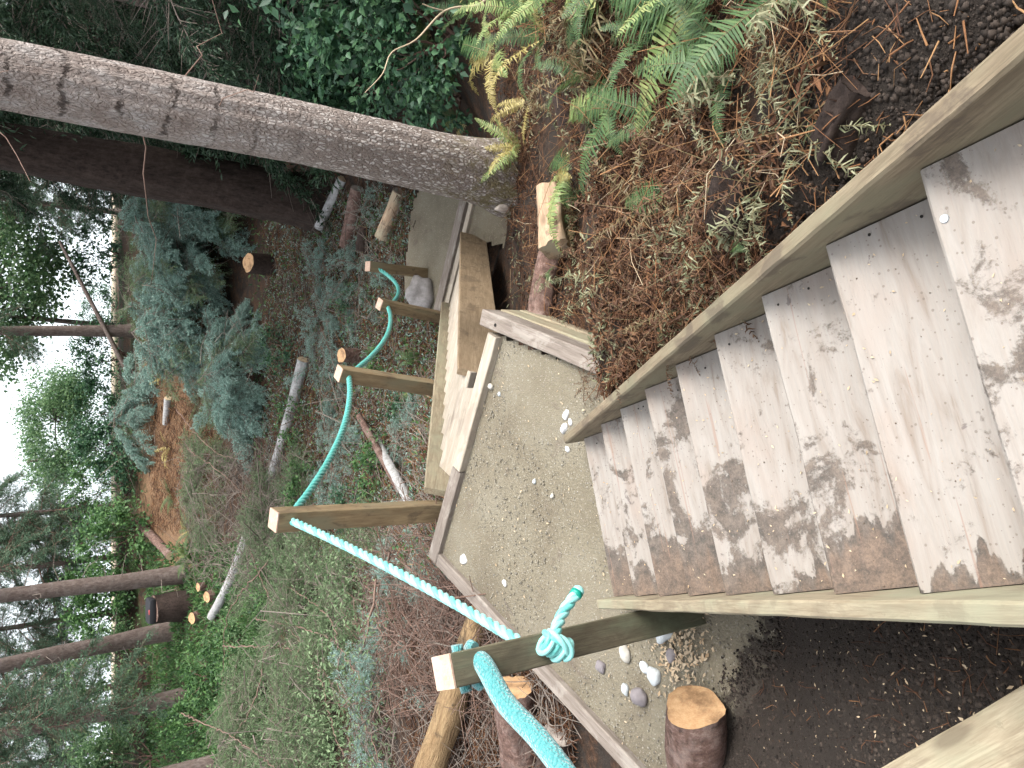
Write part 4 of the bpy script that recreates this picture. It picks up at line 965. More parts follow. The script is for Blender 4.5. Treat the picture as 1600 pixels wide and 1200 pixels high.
for x, y, rx, h, n, s, lab, mt in [
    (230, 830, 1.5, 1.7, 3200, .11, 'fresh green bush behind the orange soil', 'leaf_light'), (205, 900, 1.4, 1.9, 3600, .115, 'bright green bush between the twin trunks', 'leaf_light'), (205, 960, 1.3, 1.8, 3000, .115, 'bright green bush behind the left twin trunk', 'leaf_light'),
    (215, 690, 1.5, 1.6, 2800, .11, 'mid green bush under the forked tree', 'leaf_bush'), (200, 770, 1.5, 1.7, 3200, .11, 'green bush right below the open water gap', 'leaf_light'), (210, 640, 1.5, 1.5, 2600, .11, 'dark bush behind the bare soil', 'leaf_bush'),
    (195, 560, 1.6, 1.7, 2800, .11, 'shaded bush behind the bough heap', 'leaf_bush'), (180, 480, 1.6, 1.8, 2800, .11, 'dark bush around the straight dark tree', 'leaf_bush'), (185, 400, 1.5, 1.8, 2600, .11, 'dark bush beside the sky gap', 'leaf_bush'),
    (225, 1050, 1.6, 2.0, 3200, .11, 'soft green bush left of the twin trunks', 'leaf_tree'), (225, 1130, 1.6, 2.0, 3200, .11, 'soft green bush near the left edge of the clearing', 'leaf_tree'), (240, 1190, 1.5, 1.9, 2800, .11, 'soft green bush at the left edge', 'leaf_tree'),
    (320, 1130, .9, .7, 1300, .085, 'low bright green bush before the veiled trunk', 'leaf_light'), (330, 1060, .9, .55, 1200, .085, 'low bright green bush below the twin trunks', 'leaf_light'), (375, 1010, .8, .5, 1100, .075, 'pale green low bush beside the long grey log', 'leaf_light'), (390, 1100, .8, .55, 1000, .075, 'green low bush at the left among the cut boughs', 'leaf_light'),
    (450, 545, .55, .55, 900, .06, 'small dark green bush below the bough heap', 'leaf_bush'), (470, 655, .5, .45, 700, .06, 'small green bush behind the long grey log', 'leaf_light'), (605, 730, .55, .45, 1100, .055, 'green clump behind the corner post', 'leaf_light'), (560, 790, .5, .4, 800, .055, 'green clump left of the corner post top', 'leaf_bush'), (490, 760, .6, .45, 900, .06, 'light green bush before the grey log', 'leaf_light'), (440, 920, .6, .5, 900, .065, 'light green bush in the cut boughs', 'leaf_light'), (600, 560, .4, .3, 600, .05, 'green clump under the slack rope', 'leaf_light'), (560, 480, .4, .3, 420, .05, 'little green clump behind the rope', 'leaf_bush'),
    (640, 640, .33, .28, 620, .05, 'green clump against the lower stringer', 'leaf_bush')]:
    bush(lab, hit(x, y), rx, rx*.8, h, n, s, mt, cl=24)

# blue-green heap of felled conifer boughs
def heap(label, c, rx, ry, h, n, key, L, name='bough_heap', cat='branch pile', down=.5, tw=0):
    c = Vector(c); t = thing(name, label, cat, c)
    for i in range(n):
        a = random.uniform(0, 6.283); rr = random.random()**.6; x = math.cos(a)*rx*rr; y = math.sin(a)*ry*rr
        top = h*(1 - rr**2)**.6; z = top*random.uniform(.35, 1) + .08
        d = Vector((math.cos(a)*1.0 + random.gauss(0, .4), math.sin(a)*1.0 - .35 + random.gauss(0, .4), random.gauss(.05, .3) - down*.3))
        p = Vector((c.x + x, c.y + y, 0)); p.z = g1(p.x, p.y) + z
        put_bough('grey' if key == 'blue' and random.random() < .2 else key, p - d.normalized()*L*.35, d, L*random.uniform(.55, 1.35), t, random.uniform(-.7, .7))
    if tw:
        a = rng.uniform(0, 6.283, tw); r_ = rng.random(tw)**.5; P = np.stack([c.x + np.cos(a)*rx*r_, c.y + np.sin(a)*ry*r_, np.zeros(tw)], -1); P[:, 2] = gz(P[:, 0], P[:, 1]) + rng.random(tw)*h*.9
        D = rng.normal(0, 1, (tw, 3)); D[:, 2] *= .45; L_ = rng.uniform(.4, 1.6, tw)*min(1.2, rx); V, F = sticks(P - D/np.linalg.norm(D, axis=1)[:, None]*L_[:, None]*.5, D, L_, rng.uniform(.004, .012, tw), .12, .3)
        o = mobj('twigs', npmesh('twigs', V - np.array(c), F, M['twig_grey']), t); o['kind'] = 'stuff'
    return t
heap('big heap of blue-green felled fir boughs in the middle of the clearing', gb(330, 470), 2.3, 1.6, 1.9, 130, 'blue', .95, tw=90)
heap('blue-green felled boughs on the right flank of the heap, by the dark trunk', gb(350, 360), 1.5, 1.3, 2.2, 90, 'blue', .95, tw=50)
heap('lower blue-green boughs at the front left of the heap', gb(390, 590), 1.5, 1.0, .9, 60, 'blue', .95, tw=40)
heap('blue-green felled boughs behind the orange soil', gb(235, 660), 1.6, 1.0, 1.0, 24, 'blue', 1.1, tw=20)
heap('grey-green cut boughs left of the orange soil', gb(330, 760), 1.3, 1.2, .55, 34, 'grey', 1.0, tw=50)
heap('tangle of grey-green cut boughs behind the corner post', gb(430, 860), 1.2, 1.1, .6, 46, 'grey', .9, tw=60)
heap('tangle of grey-green cut boughs left of the slack rope', gb(500, 960), 1.2, 1.1, .8, 60, 'grey', .85, tw=60)
heap('tangle of grey-green cut boughs at the left edge above the split log', gb(510, 1120), 1.3, 1.2, .95, 60, 'grey', .85, tw=60)
heap('bristling cut boughs at the far left before the green bushes', gb(410, 1170), 1.5, 1.3, .9, 50, 'grey', .95, tw=50)
heap('grey-green cut boughs just behind the pale rope', gb(560, 900), .9, .7, .35, 34, 'grey', .7, tw=20)
heap('grey-green cut boughs left of the slack rope, near the corner post', gb(470, 800), 1.0, .8, .4, 34, 'grey', .75, tw=20)
heap('mixed green boughs below the tangle at the left edge', gb(590, 1100), .9, .7, .3, 26, 'greyfine', .6, tw=20)
heap('thin green sprigs scattered over the reddish twigs', gb(660, 960), .7, .8, .12, 16, 'greyfine', .35)
heap('low blue-green sprigs between the posts and the long log', gb(540, 690), 1.1, .9, .3, 40, 'greyfine', .6, tw=40)
heap('scattered sprigs and twigs on the slope right of the long log', gb(520, 490), 1.3, 1.2, .22, 56, 'greyfine', .55, tw=70)
heap('sprigs lying beside the small cut logs', gb(590, 400), 1.0, .8, .2, 26, 'greyfine', .5, tw=40)
heap('sprigs lying below the corner post on the left slope', gb(620, 880), .6, .5, .2, 10, 'greyfine', .5, tw=60)
heap('grey-green sprigs beside the lower stairs', gb(640, 690), .45, .5, .22, 12, 'greyfine', .45, tw=30)

# ================================================================== logs, stumps, stones
glog('fallen_log', 'pale grey fallen log lying behind the third post, its cut end towards it', (487, 562), (428, 752), .115, .085, 'bark_grey', 'cut_pale', za=.08, zb=.02, kink=.02)
glog('fallen_log', 'pale grey log lying between the corner post and the green bushes', (402, 822), (338, 962), .11, .10, 'bark_grey', 'cut_pale', za=.06, zb=.04, kink=.03)
glog('fallen_log', 'short blue-grey log poking out below the dark trunk', (513, 357), (540, 280), .085, .08, 'bark_grey', 'cut_pale', za=.12)
glog('fallen_log', 'brown mossy log lying between the grey log and the short round', (553, 385), (568, 296), .13, .13, 'bark_log', 'cut_grey', za=.05)
glog('fallen_log', 'short dark log with a pale round cut end facing the stairs', (577, 393), (577, 355), .11, .11, 'bark_dark', 'cut_pale', za=.06)
glog('fallen_log', 'pale rotten log nearest the gravel pad', (610, 372), (632, 300), .12, .10, 'split_pale', 'cut_grey', za=.05)
glog('fallen_log', 'pinkish barked pole lying behind the lower stairs', (573, 650), (640, 762), .05, .06, 'bark_log', 'cut_grey', za=.1, zb=.1)
glog('fallen_log', 'pale broken pole beside the corner post', (600, 690), (655, 790), .065, .055, 'bark_grey', 'cut_pale', za=.06, zb=.06)
glog('fallen_log', 'brown log lying on the orange soil by the right twin trunk', (228, 815), (272, 868), .13, .12, 'bark_log', 'cut_pale', za=.1)
glog('fallen_log', 'small grey branch lying on the orange soil', (272, 622), (262, 662), .09, .08, 'bark_grey', 'cut_pale', za=.1)
stump('cut stump with a fresh orange top at the front of the bough heap', (425, 415), .20, .55, 'bark_dark', 'cut_orange', (0, -.12))
stump('small stump with an orange sawn top behind the third post', (566, 556), .125, .42, 'bark_log', 'cut_orange', (-.0, -.08))
S3 = hit(292, 945); stump('big dark brown stump between the twin trunks', None, .36, .8, 'bark_dark', 'bark_log', (0, 0), loc=S3)
bag = thing('bag', 'black bag with a red mark lying on the big dark stump', 'bag', S3 + Vector((0, 0, .8)))
bm = bmesh.new(); bmesh.ops.create_cube(bm, size=1); bmesh.ops.subdivide_edges(bm, edges=bm.edges, cuts=3, use_grid_fill=True)
for v in bm.verts: v.co = Vector((v.co.x*.62, v.co.y*.4, v.co.z*.16)) * (1.12 - .45*v.co.length**2*.6) + Vector((0, 0, .085))
me = bpy.data.meshes.new('body'); bm.to_mesh(me); bm.free(); me.materials.append(M['black']); mobj('body', me, bag)
mobj('red_patch', tube_mesh('red_patch', [(-.06, -.16, .14), (.06, -.16, .14)], .035, 8, M['red']), bag)
stump('small round with a pale orange cut below the left twin trunk', (312, 962), .14, .22, 'bark_log', 'cut_orange', (0, -.1))
stump('small orange-topped stump below the stump with the bag', (335, 930), .13, .2, 'bark_log', 'cut_orange', (0, -.08))
stump('tiny orange-topped stump beside the long log', (322, 915), .1, .2, 'bark_log', 'cut_orange', (0, -.05))

# near left timber
a = at(1045, 1112, .14); log('tree_stump', 'short log with an orange sawn face sunk in the soil left of the gravel', at(1090, 1240, -.02), at(1086, 1104, .17), .165, .15, 'bark_log', 'cut_orange', cat='log', lump=.1)
a = at(752, 955, -.12); b = at(668, 1215, -.16); log('split_log', 'debarked yellow split log lying behind the nearest post', a, b, .085, .13, 'split', 'cut_orange', cat='log', lump=.13, seg=11)
log('cut_log', 'dark barked log with an orange cut face beneath the nearest post', at(800, 1075, -.05), at(815, 1190, -.22), .14, .15, 'bark_log', 'cut_orange', cat='log', lump=.12)
log('cut_log', 'rotten dark log at the lower edge below the sleeved rope', at(870, 1150, -.12), at(845, 1260, -.15), .10, .11, 'bark_dark', 'cut_grey', cat='log', lump=.16)
# right bank timber
log('cut_log', 'split log end with a pale orange face at the foot of the big trunk', at(868, 390, -.42), at(858, 300, -.62), .10, .10, 'split_pale', 'split_pale', cat='log', lump=.2)
log('cut_log', 'short pinkish grey log under the retaining wall', at(843, 500, -.40), at(862, 388, -.52), .10, .09, 'bark_log', 'cut_grey', cat='log', lump=.1)
glog('cut_log', 'dark log half buried in brown fern litter', (1150, 338), (1172, 262), .085, .08, 'bark_dark', 'bark_dark', za=-.045, zb=-.04, cat='log', lump=.25)
glog('cut_log', 'dark rotten root lying beside the dry ferns near the stringer', (1300, 235), (1350, 135), .05, .04, 'bark_dark', 'bark_dark', za=-.02, zb=-.02, cat='log', lump=.3, kink=.06)
log('cut_log', 'blackened upright stub among the ferns behind the split log', at(895, 190, -.3), at(868, 80, -.1), .09, .08, 'bark_dark', 'cut_grey', cat='log', lump=.15)
log('cut_log', 'small stub with a white cut end beside the upper stringer', at(1128, 447, .42), at(1108, 462, .50), .035, .035, 'bark_log', 'cut_pale', cat='log', seg=12)
rock('smooth pale grey boulder leaning on the edge of the lower gravel pad', at(668, 462, -3.12), .26, 'boulder', flat=.8, name='boulder')
for (x, y, s, mt, lab) in [(886, 648, .036, 'pebble_white', 'white pebble topmost of the little group by the stringer end'), (893, 660, .030, 'pebble_white', 'grey white pebble in the middle of the little group'), (884, 669, .042, 'pebble_white', 'largest white pebble by the stringer end'),
        (888, 702, .026, 'pebble_white', 'small white pebble at the left of the little group'), (727, 873, .048, 'pebble_white', 'white stone in the left corner of the upper landing'), (790, 911, .03, 'pebble_white', 'pale stone on the gravel near the left edging'),
        (768, 604, .035, 'pebble_grey', 'tan stone beside the far edging board'), (757, 603, .022, 'pebble_blue', 'small blue white stone beside the far edging board'), (781, 616, .02, 'pebble_blue', 'small pale stone by the tan stone'), (864, 775, .022, 'pebble_grey', 'brown pebble in the middle of the landing'), (836, 752, .022, 'pebble_blue', 'pair-coloured pebble at the centre of the landing'),
        (980, 1021, .062, 'pebble_grey', 'round tan cobble left of the nearest post'), (1010, 1042, .042, 'pebble_blue', 'small blue cobble next to the oval one'), (1024, 1055, .058, 'pebble_blue', 'oval blue-grey cobble behind the orange log'), (979, 1076, .042, 'pebble_blue', 'pale blue stone left of the dark stone'),
        (1003, 1088, .08, 'pebble_dark', 'large dark purple stone near the left edging'), (941, 1041, .05, 'pebble_dark', 'dark grey stone near the rope knot'), (1052, 1023, .05, 'pebble_dark', 'dark stone beside the wood shavings'), (1042, 988, .075, 'pebble_blue', 'grey stone at the foot of the nearest post')]:
    rock(lab, at(x, y, -.018), s*.86, mt)
rock('small mossy grey stone in the litter by the upper stringer', at(1182, 345, .22), .06, 'pebble_grey')
rock('moss-covered stump of rock beside the middle of the upper stringer', hit(1040, 515) - Vector((0, 0, .05)), .12, 'moss', flat=.45)
rock('dark stone in the soil beside the upper stringer', at(1520, 75, 1.52), .06, 'pebble_dark')

# ================================================================== ferns
GR = 'sword ferns on the bank right of the stairs'
def hz(x, y, dz): p = hit(x, y); p.z += dz; return p
def fset(label, base, tips, keys, dz0=.25, dz1=.1, name='fern_plant'):
    p = hit(*base); t = thing(name, label, 'fern', p)
    for (x, y), k_ in zip(tips, keys):
        q_ = hit(x, y); frond(k_, p + Vector((0, 0, dz0*.3)), q_ + Vector((0, 0, dz1 + random.uniform(0, .08))), t, random.uniform(-.3, .3), width=1.15)
    return t
fset('fern with one large pale arching frond above the dry litter', (1120, 0), [(1032, 242), (1180, 40), (990, 20), (1040, 60), (960, 110)], ['pale', 'green', 'green', 'green', 'green'], .4, .12)
fset('half withered fern with drooping brown fronds', (985, 10), [(872, 185), (930, 190), (900, 40), (830, 50), (880, 110)], ['brown', 'brown', 'pale', 'green', 'green'], .5, .05)
fset('yellowed fern between the thicket and the big trunk', (790, 90), [(735, 115), (755, 185), (800, 195), (700, 70), (830, 130), (780, 20)], ['yellow', 'yellow', 'yellow', 'green', 'pale', 'pale'], .35, .12)
fset('green fern trailing down the litter towards the split log', (985, 170), [(905, 270), (940, 330), (880, 240), (1010, 260), (930, 190)], ['green', 'green', 'pale', 'green', 'green'], .3, .08)
fset('pale fern leaning over the split log at the big trunk', (905, 262), [(885, 385), (935, 400), (905, 415), (880, 300), (960, 300)], ['pale', 'yellow', 'pale', 'pale', 'green'], .25, .1)
fset('dark fern under the thicket', (690, 60), [(640, 100), (660, 140), (720, 130), (620, 50), (700, 10)], ['green']*5, .4, .2)
fset('small green fern at the root of the big trunk', (735, 190), [(700, 170), (760, 200), (735, 225), (705, 215)], ['green', 'green', 'yellow', 'pale'], .25, .1)
fset('bleached curled fern hanging over dark soil near the stringer', (1225, 90), [(1240, 235), (1275, 245), (1215, 190), (1290, 120)], ['dry', 'dry', 'dry', 'brown'], .3, .06)
fset('withered fern with curled grey-green fronds in the litter', (1090, 130), [(1200, 165), (1170, 215), (1120, 190), (1215, 80)], ['dry', 'dry', 'brown', 'green'], .3, .06)
fset('dark green fern at the upper edge beside bare soil', (1330, -40), [(1275, 40), (1340, 45), (1245, 10), (1380, 10)], ['green', 'green', 'dry', 'green'], .3, .1)
fset('flattened dry fern beside the mossy stone', (1160, 390), [(1200, 345), (1210, 400), (1180, 420), (1130, 360)], ['dry', 'green', 'dry', 'dry'], .12, .04)
fset('crushed fern beside the half buried log', (1060, 300), [(1010, 400), (1060, 420), (1000, 330), (1100, 380)], ['brown', 'dry', 'green', 'brown'], .1, .04)
fset('torn fern lying on the short pinkish log', (880, 420), [(870, 470), (895, 450), (850, 440)], ['dry', 'green', 'dry'], .25, .14)
fern('small sprig growing by the corner of the retaining wall', at(945, 548, .02), ['green', 'green', 'dry'], 8, .15)
for (x, y, lab, ks) in [(780, -30, 'tall fern at the upper edge behind the yellow fern', ['green', 'pale', 'yellow']), (950, -10, 'fresh fern overhanging the half withered one', ['green', 'brown', 'pale']), (1060, 40, 'dark fern beneath the large pale frond', ['green']), (860, 60, 'pale fern right above the blackened stub', ['pale', 'green', 'yellow']), (715, 120, 'shaded fern where the thicket meets the big trunk', ['green', 'brown']), (1120, -50, 'spreading fern at the upper edge above the large pale frond', ['green', 'pale']), (1250, -20, 'drying fern at the upper edge over the curled one', ['green', 'dry']),
                        (890, -20, 'bright fern at the upper edge between the yellow and the withered fern', ['green', 'pale']), (1010, -60, 'deep green fern at the upper edge left of the large pale frond', ['green', 'yellow', 'brown']), (830, 20, 'light green fern just above the yellow fern', ['pale', 'green', 'yellow']), (1180, -40, 'green fern cut by the upper edge', ['green', 'dry']),
                        (740, 20, 'fern in the shade of the thicket edge', ['green']), (820, 230, 'thin fern between the trunk and the split log', ['pale', 'brown', 'yellow']), (930, 120, 'fern in front of the blackened stub', ['green', 'brown'])]:
    fern(lab, hit(x, y), ks, 8, .46, GR)
fern('dead rust-brown sprig drooping from the retaining wall onto the gravel', at(918, 600, .06), ['rust'], 9, .16, elev=(-20, 15))
CG = 'collapsed dead ferns in the litter'
for (x, y, ks, lab) in [(1010, 330, ['rust', 'brown', 'dry'], 'collapsed rust-brown fern above the pinkish log'), (960, 430, ['rust', 'rust', 'dry'], 'collapsed dead fern right of the retaining wall'), (1070, 480, ['rust', 'rust', 'brown'], 'collapsed dead fern against the middle of the upper stringer'), (1130, 260, ['rust', 'dry', 'rust'], 'collapsed dead fern around the half buried log'),
                        (1200, 290, ['rust', 'rust', 'dry'], 'collapsed dead fern above the mossy stone'), (1010, 500, ['rust', 'rust'], 'collapsed dead fern at the lower end of the stringer'), (1160, 100, ['rust', 'dry', 'green'], 'collapsed fern below the drying one at the upper edge'), (1260, 200, ['rust', 'dry'], 'collapsed dead fern touching the dark rotten root'),
                        (1040, 180, ['rust', 'brown', 'green'], 'collapsed fern under the tip of the large pale frond'), (900, 330, ['rust', 'brown', 'green'], 'collapsed fern right above the split log'), (830, 160, ['rust', 'yellow', 'brown'], 'collapsed fern at the trunk side of the bank'), (1110, 400, ['rust', 'dry', 'rust'], 'collapsed dead fern near the white-ended stub')]:
    fern(lab, hit(x, y), ks, 10, .42, CG, elev=(2, 22))
for (x, y, lab, L) in [(660, 560, 'bright green fern beside the lower stairs', .4), (655, 610, 'green fern left of the third post base', .3), (300, 870, 'fern on the orange soil at the right twin trunk', .7), (190, 830, 'fern above the brown log', .9)]:
    fern(lab, hit(x, y), ['green', 'green', 'pale'], 11, L, None)

SG = 'dead ferns on the bare orange soil'
for (x, y, ks, lab) in [(262, 500, ['rust', 'brown'], 'dead fern at the right end of the orange soil'), (300, 540, ['rust', 'dry'], 'dead fern before the orange soil, by the bough heap'), (255, 590, ['rust', 'rust', 'yellow'], 'dead fern on the far side of the orange soil'), (310, 640, ['rust', 'brown'], 'dead fern in the middle of the orange soil'), (265, 700, ['yellow', 'rust'], 'yellow dead fern by the small grey branch'), (320, 720, ['rust', 'rust', 'dry'], 'dead fern at the front left of the orange soil'), (270, 770, ['rust', 'brown', 'green'], 'dead fern near the brown log'), (335, 790, ['dry', 'brown'], 'dry fern left of the orange soil'), (300, 830, ['green', 'yellow'], 'yellowish fern at the foot of the right twin trunk'), (240, 640, ['rust', 'dry'], 'dead fern behind the orange soil')]:
    fern(lab, hit(x, y), ks, 12, .72, SG, elev=(5, 40))

# ================================================================== litter (uncountable)
def in_frame_pts(n, xr, yr, tmin=1.0):
    """ground points sampled evenly over the ground seen in a part of the survey"""
    x = rng.uniform(*xr, n); y = rng.uniform(*yr, n); r = np.stack([600 - y, FPX*cp + (800 - x)*sp, (800 - x)*cp - FPX*sp], -1); r = unit(r)
    t = np.full(n, tmin); done = np.zeros(n, bool)
    for k in range(260):
        P = r*t[:, None]; P[:, 2] += CZ; d = P[:, 2] - gz(P[:, 0], P[:, 1]); t = np.where(d > .004, t + np.maximum(d*.45, .003), t)
        if k % 40 == 39 and (d < .01).all(): break
    P = r*t[:, None]; P[:, 2] = gz(P[:, 0], P[:, 1]); return P[t < 50]
def free(P, pad=.0):
    d = P[:, :2] @ H1; l = P[:, :2] @ R1; a = (l > -.30 - pad) & (l < .78 + pad) & (d < 3.8)
    t = P[:, :2] @ H2 - 4.78; l = P[:, :2] @ R2; b = (l > -3.1 - pad) & (l < -1.98 + pad) & (t > -.2) & (t < 4.8); b |= (l > -3.35) & (l < -1.1) & (t > 4.5) & (t < 6.2)
    return P[~(a | b | in_poly(P[:, 0], P[:, 1], LAND1))]
def stuff(name, label, cat, V, F, mat):
    o = mobj(name, npmesh(name, V, F, mat)); return tag(o, label, cat, kind='stuff')
def litter(name, label, P, L, r, mat, lift=.03, flat=.3, bend=.15):
    n = len(P); a = rng.uniform(0, 6.283, n); D = np.stack([np.cos(a), np.sin(a), rng.normal(0, flat, n)], -1); Ls = rng.uniform(*L, n)
    P = P - unit(D)*Ls[:, None]*.5; P[:, 2] = np.maximum(P[:, 2], gz(P[:, 0], P[:, 1])) + rng.random(n)*lift
    V, F = sticks(P, D, Ls, rng.uniform(*r, n), bend, .5); return stuff(name, label, 'litter', V, F, M[mat])
# right bank: brown fern stalks, curled dead pinnae, twigs
P = free(in_frame_pts(10500, (800, 1450), (0, 620)), .05); P = P[rng.random(len(P)) < smooth(P[:, 1] + .5*P[:, 0] + wob(P[:, 0], P[:, 1])*4, 1.4, 2.7) + .03]; P = P[(wob(P[:, 0]*1.7 + 3, P[:, 1]*1.7) > -.012)]; litter('fern_litter', 'orange-brown dead fern stalks covering the right bank', P, (.03, .17), (.001, .0032), 'litter', .06, .35, .22)
P = free(in_frame_pts(150, (1220, 1600), (0, 420)), .04); litter('soil_litter', 'orange splinters and stalks on the dark soil by the upper stringer', P, (.008, .09), (.0008, .0035), 'splinter', .012, .1)
P = free(in_frame_pts(9000, (800, 1330), (20, 600))); P = P[(wob(P[:, 0]*2.3 + 5, P[:, 1]*2.3) > .012)]; n = len(P); a = rng.normal(size=(n, 3)); a[:, 2] *= .5; P[:, 2] += rng.random(n)*.06
V, F = leaves(P, a, rng.normal(size=(n, 3)) + [0, 0, .6], rng.uniform(.02, .07, n), rng.uniform(.006, .018, n), .5); stuff('dead_leaves', 'curled dead fern leaflets strewn over the right bank', 'litter', V, F, M['fern_dry'])
P = free(in_frame_pts(26000, (760, 1480), (0, 620))); P = P[rng.random(len(P)) < smooth(P[:, 1] + .5*P[:, 0] + wob(P[:, 0], P[:, 1])*4, 1.5, 2.7) + .04]; P = P[(wob(P[:, 0]*1.9, P[:, 1]*1.9 + 9) > -.02)]; n = len(P); a = rng.normal(size=(n, 3)); a[:, 2] *= .5; P[:, 2] += rng.random(n)*.05
V, F = leaves(P, a, rng.normal(size=(n, 3)) + [0, 0, .6], rng.uniform(.012, .06, n), rng.uniform(.004, .016, n), .7); stuff('dead_leaves', 'rust-brown leaf scraps strewn over the right bank', 'litter', V, F, M['litter'])
P = free(in_frame_pts(170, (800, 1300), (0, 600)), .16); litter('straw', 'pale straw-coloured stalks strewn over the right bank', P, (.06, .26), (.001, .0024), 'chips', .09, .3, .18)
P = free(in_frame_pts(420, (800, 1330), (0, 600)), .16); litter('fern_stalks', 'orange fern stalks lying loose on the right bank', P, (.10, .34), (.0012, .003), 'splinter', .09, .3, .16)
P = free(in_frame_pts(75, (820, 1380), (0, 520)), .3); litter('long_stalks', 'long pale straw stalks lying across the right bank', P, (.2, .6), (.0012, .0028), 'splinter', .1, .25, .14)
# left slope twigs
P = free(in_frame_pts(2400, (570, 800), (800, 1110))); litter('twig_litter', 'reddish brown twigs matted over the slope left of the landing', P, (.12, .7), (.0015, .008), 'twig', .12, .3, .12)
P = free(in_frame_pts(2500, (640, 900), (1000, 1200))); litter('bark_litter', 'shredded bark and splinters between the logs at the lower edge', P, (.04, .3), (.002, .007), 'litter', .05, .3)
P = free(in_frame_pts(1600, (560, 900), (850, 1200))); litter('twig_litter', 'dull grey twigs matted among the reddish ones', P, (.1, .6), (.002, .005), 'twig_grey', .12, .3, .12)
# middle slope
P = free(in_frame_pts(9000, (420, 720), (300, 860), 6)); litter('slope_litter', 'rust-brown stalks and needles on the slope behind the posts', P, (.06, .3), (.003, .007), 'litter', .12, .3)
P = free(in_frame_pts(2600, (420, 720), (300, 860), 6)); litter('slope_twigs', 'grey twigs scattered on the slope behind the posts', P, (.15, .7), (.003, .007), 'twig_grey', .12, .25)
P = free(in_frame_pts(3600, (420, 720), (300, 900), 6)); litter('slope_straw', 'tan straw and splinters scattered on the slope behind the posts', P, (.05, .3), (.003, .007), 'splinter', .10, .3)
P = free(in_frame_pts(7000, (400, 720), (300, 900), 6)); n = len(P); a = rng.normal(size=(n, 3)); a[:, 2] = np.abs(a[:, 2])*.6; P[:, 2] += rng.random(n)*.14
V, F = leaves(P, a, rng.normal(size=(n, 3)) + [0, 0, 1], rng.uniform(.04, .11, n), rng.uniform(.02, .045, n), .2); stuff('ground_leaves', 'fresh green leaves scattered on the slope behind the posts', 'ground cover', V, F, M['leaf_light'])
P = free(in_frame_pts(14000, (420, 720), (300, 900), 6)); n = len(P); a = rng.normal(size=(n, 3)); a[:, 2] = np.abs(a[:, 2])*.6; P[:, 2] += rng.random(n)*.10
V, F = leaves(P, a, rng.normal(size=(n, 3)) + [0, 0, 1], rng.uniform(.03, .10, n), rng.uniform(.010, .028, n), .2); stuff('ground_sprigs', 'small green sprigs scattered on the slope behind the posts', 'ground cover', V, F, M['needles'])
P = free(in_frame_pts(5200, (240, 345), (470, 830), 15)); litter('clearing_litter', 'straw and splinters on the bare orange soil', P, (.08, .35), (.004, .009), 'litter', .10, .3)
P = free(in_frame_pts(1200, (240, 345), (470, 830), 15)); litter('clearing_straw', 'pale straw strewn on the bare orange soil', P, (.06, .3), (.003, .008), 'splinter', .10, .3)
P = free(in_frame_pts(900, (300, 460), (700, 900), 10)); litter('clearing_twigs', 'brown twigs and dead boughs left of the orange soil', P, (.3, 1.1), (.004, .009), 'twig_grey', .3, .5)
P = free(in_frame_pts(16000, (230, 420), (850, 1200), 12)); n = len(P); a = rng.normal(size=(n, 3))*[.7, .7, .4] + [0, 0, .8]
V, F = leaves(P, a, rng.normal(size=(n, 3)) + [0, -.5, .6], rng.uniform(.06, .2, n), rng.uniform(.025, .06, n), .2); stuff('ground_cover', 'bright green low ground cover below the twin trunks', 'ground cover', V, F, M['leaf_light'])
P = free(in_frame_pts(9000, (380, 620), (830, 1200), 6)); n = len(P); a = rng.normal(size=(n, 3)); P[:, 2] += rng.random(n)**1.5*.85
V, F = leaves(P, a, rng.normal(size=(n, 3)) + [0, 0, 1], rng.uniform(.03, .09, n), rng.uniform(.012, .03, n), .2); stuff('bough_sprigs', 'pale green sprigs caught in the cut boughs on the left', 'ground cover', V, F, M['needles_grey'])
# black soil on the left
P = free(in_frame_pts(260, (1180, 1600), (960, 1200))); litter('soil_litter', 'small stalks and splinters on the black soil left of the stairs', P[rng.random(len(P)) < .6], (.01, .10), (.001, .003), 'litter', .008, .1)
P = free(in_frame_pts(170, (1180, 1600), (960, 1200))); n = len(P); P[:, 2] += .004
V, F = leaves(P, rng.normal(size=(n, 3))*[1, 1, .2], rng.normal(size=(n, 3))*.5 + [0, 0, 1], rng.uniform(.004, .022, n), rng.uniform(.002, .009, n), .2); stuff('soil_chips', 'pale chips sprinkled on the black soil left of the stairs', 'litter', V, F, M['chips'])
def clods(label, P, s, mat):
    n = len(P); base = np.array([(1, 0, 0), (-1, 0, 0), (0, 1, 0), (0, -1, 0), (0, 0, 1), (0, 0, -1)], float); tri = np.array([(0, 2, 4), (2, 1, 4), (1, 3, 4), (3, 0, 4), (2, 0, 5), (1, 2, 5), (3, 1, 5), (0, 3, 5)])
    sz = s[0] + (s[1] - s[0])*rng.random(n)**4; J = base[None]*rng.uniform(.5, 1.2, (n, 6, 1))*sz[:, None, None]; an = rng.uniform(0, 6.283, n); ca, sa = np.cos(an)[:, None], np.sin(an)[:, None]
    J = np.stack([J[..., 0]*ca - J[..., 1]*sa, J[..., 0]*sa + J[..., 1]*ca, J[..., 2]*.8], -1); stuff('soil_crumbs', label, 'soil', (P[:, None] + J).reshape(-1, 3), (np.arange(n)[:, None, None]*6 + tri[None]).reshape(-1, 3), M[mat])
M['crumb'] = islandmat('brown dirt crumbs', [(.09, .065, .05), (.16, .12, .09), (.22, .17, .13)], .95)
M['clod'] = islandmat('dark soil crumbs', [(.014, .011, .0095), (.036, .028, .023), (.075, .058, .047), (.024, .019, .0165)], .95)
clods('loose black soil crumbs left of the stairs', free(in_frame_pts(9500, (1060, 1600), (955, 1200))), (.002, .016), 'clod')
clods('loose dark soil crumbs beside the upper stringer', free(in_frame_pts(7000, (1200, 1600), (0, 450))), (.002, .016), 'clod')
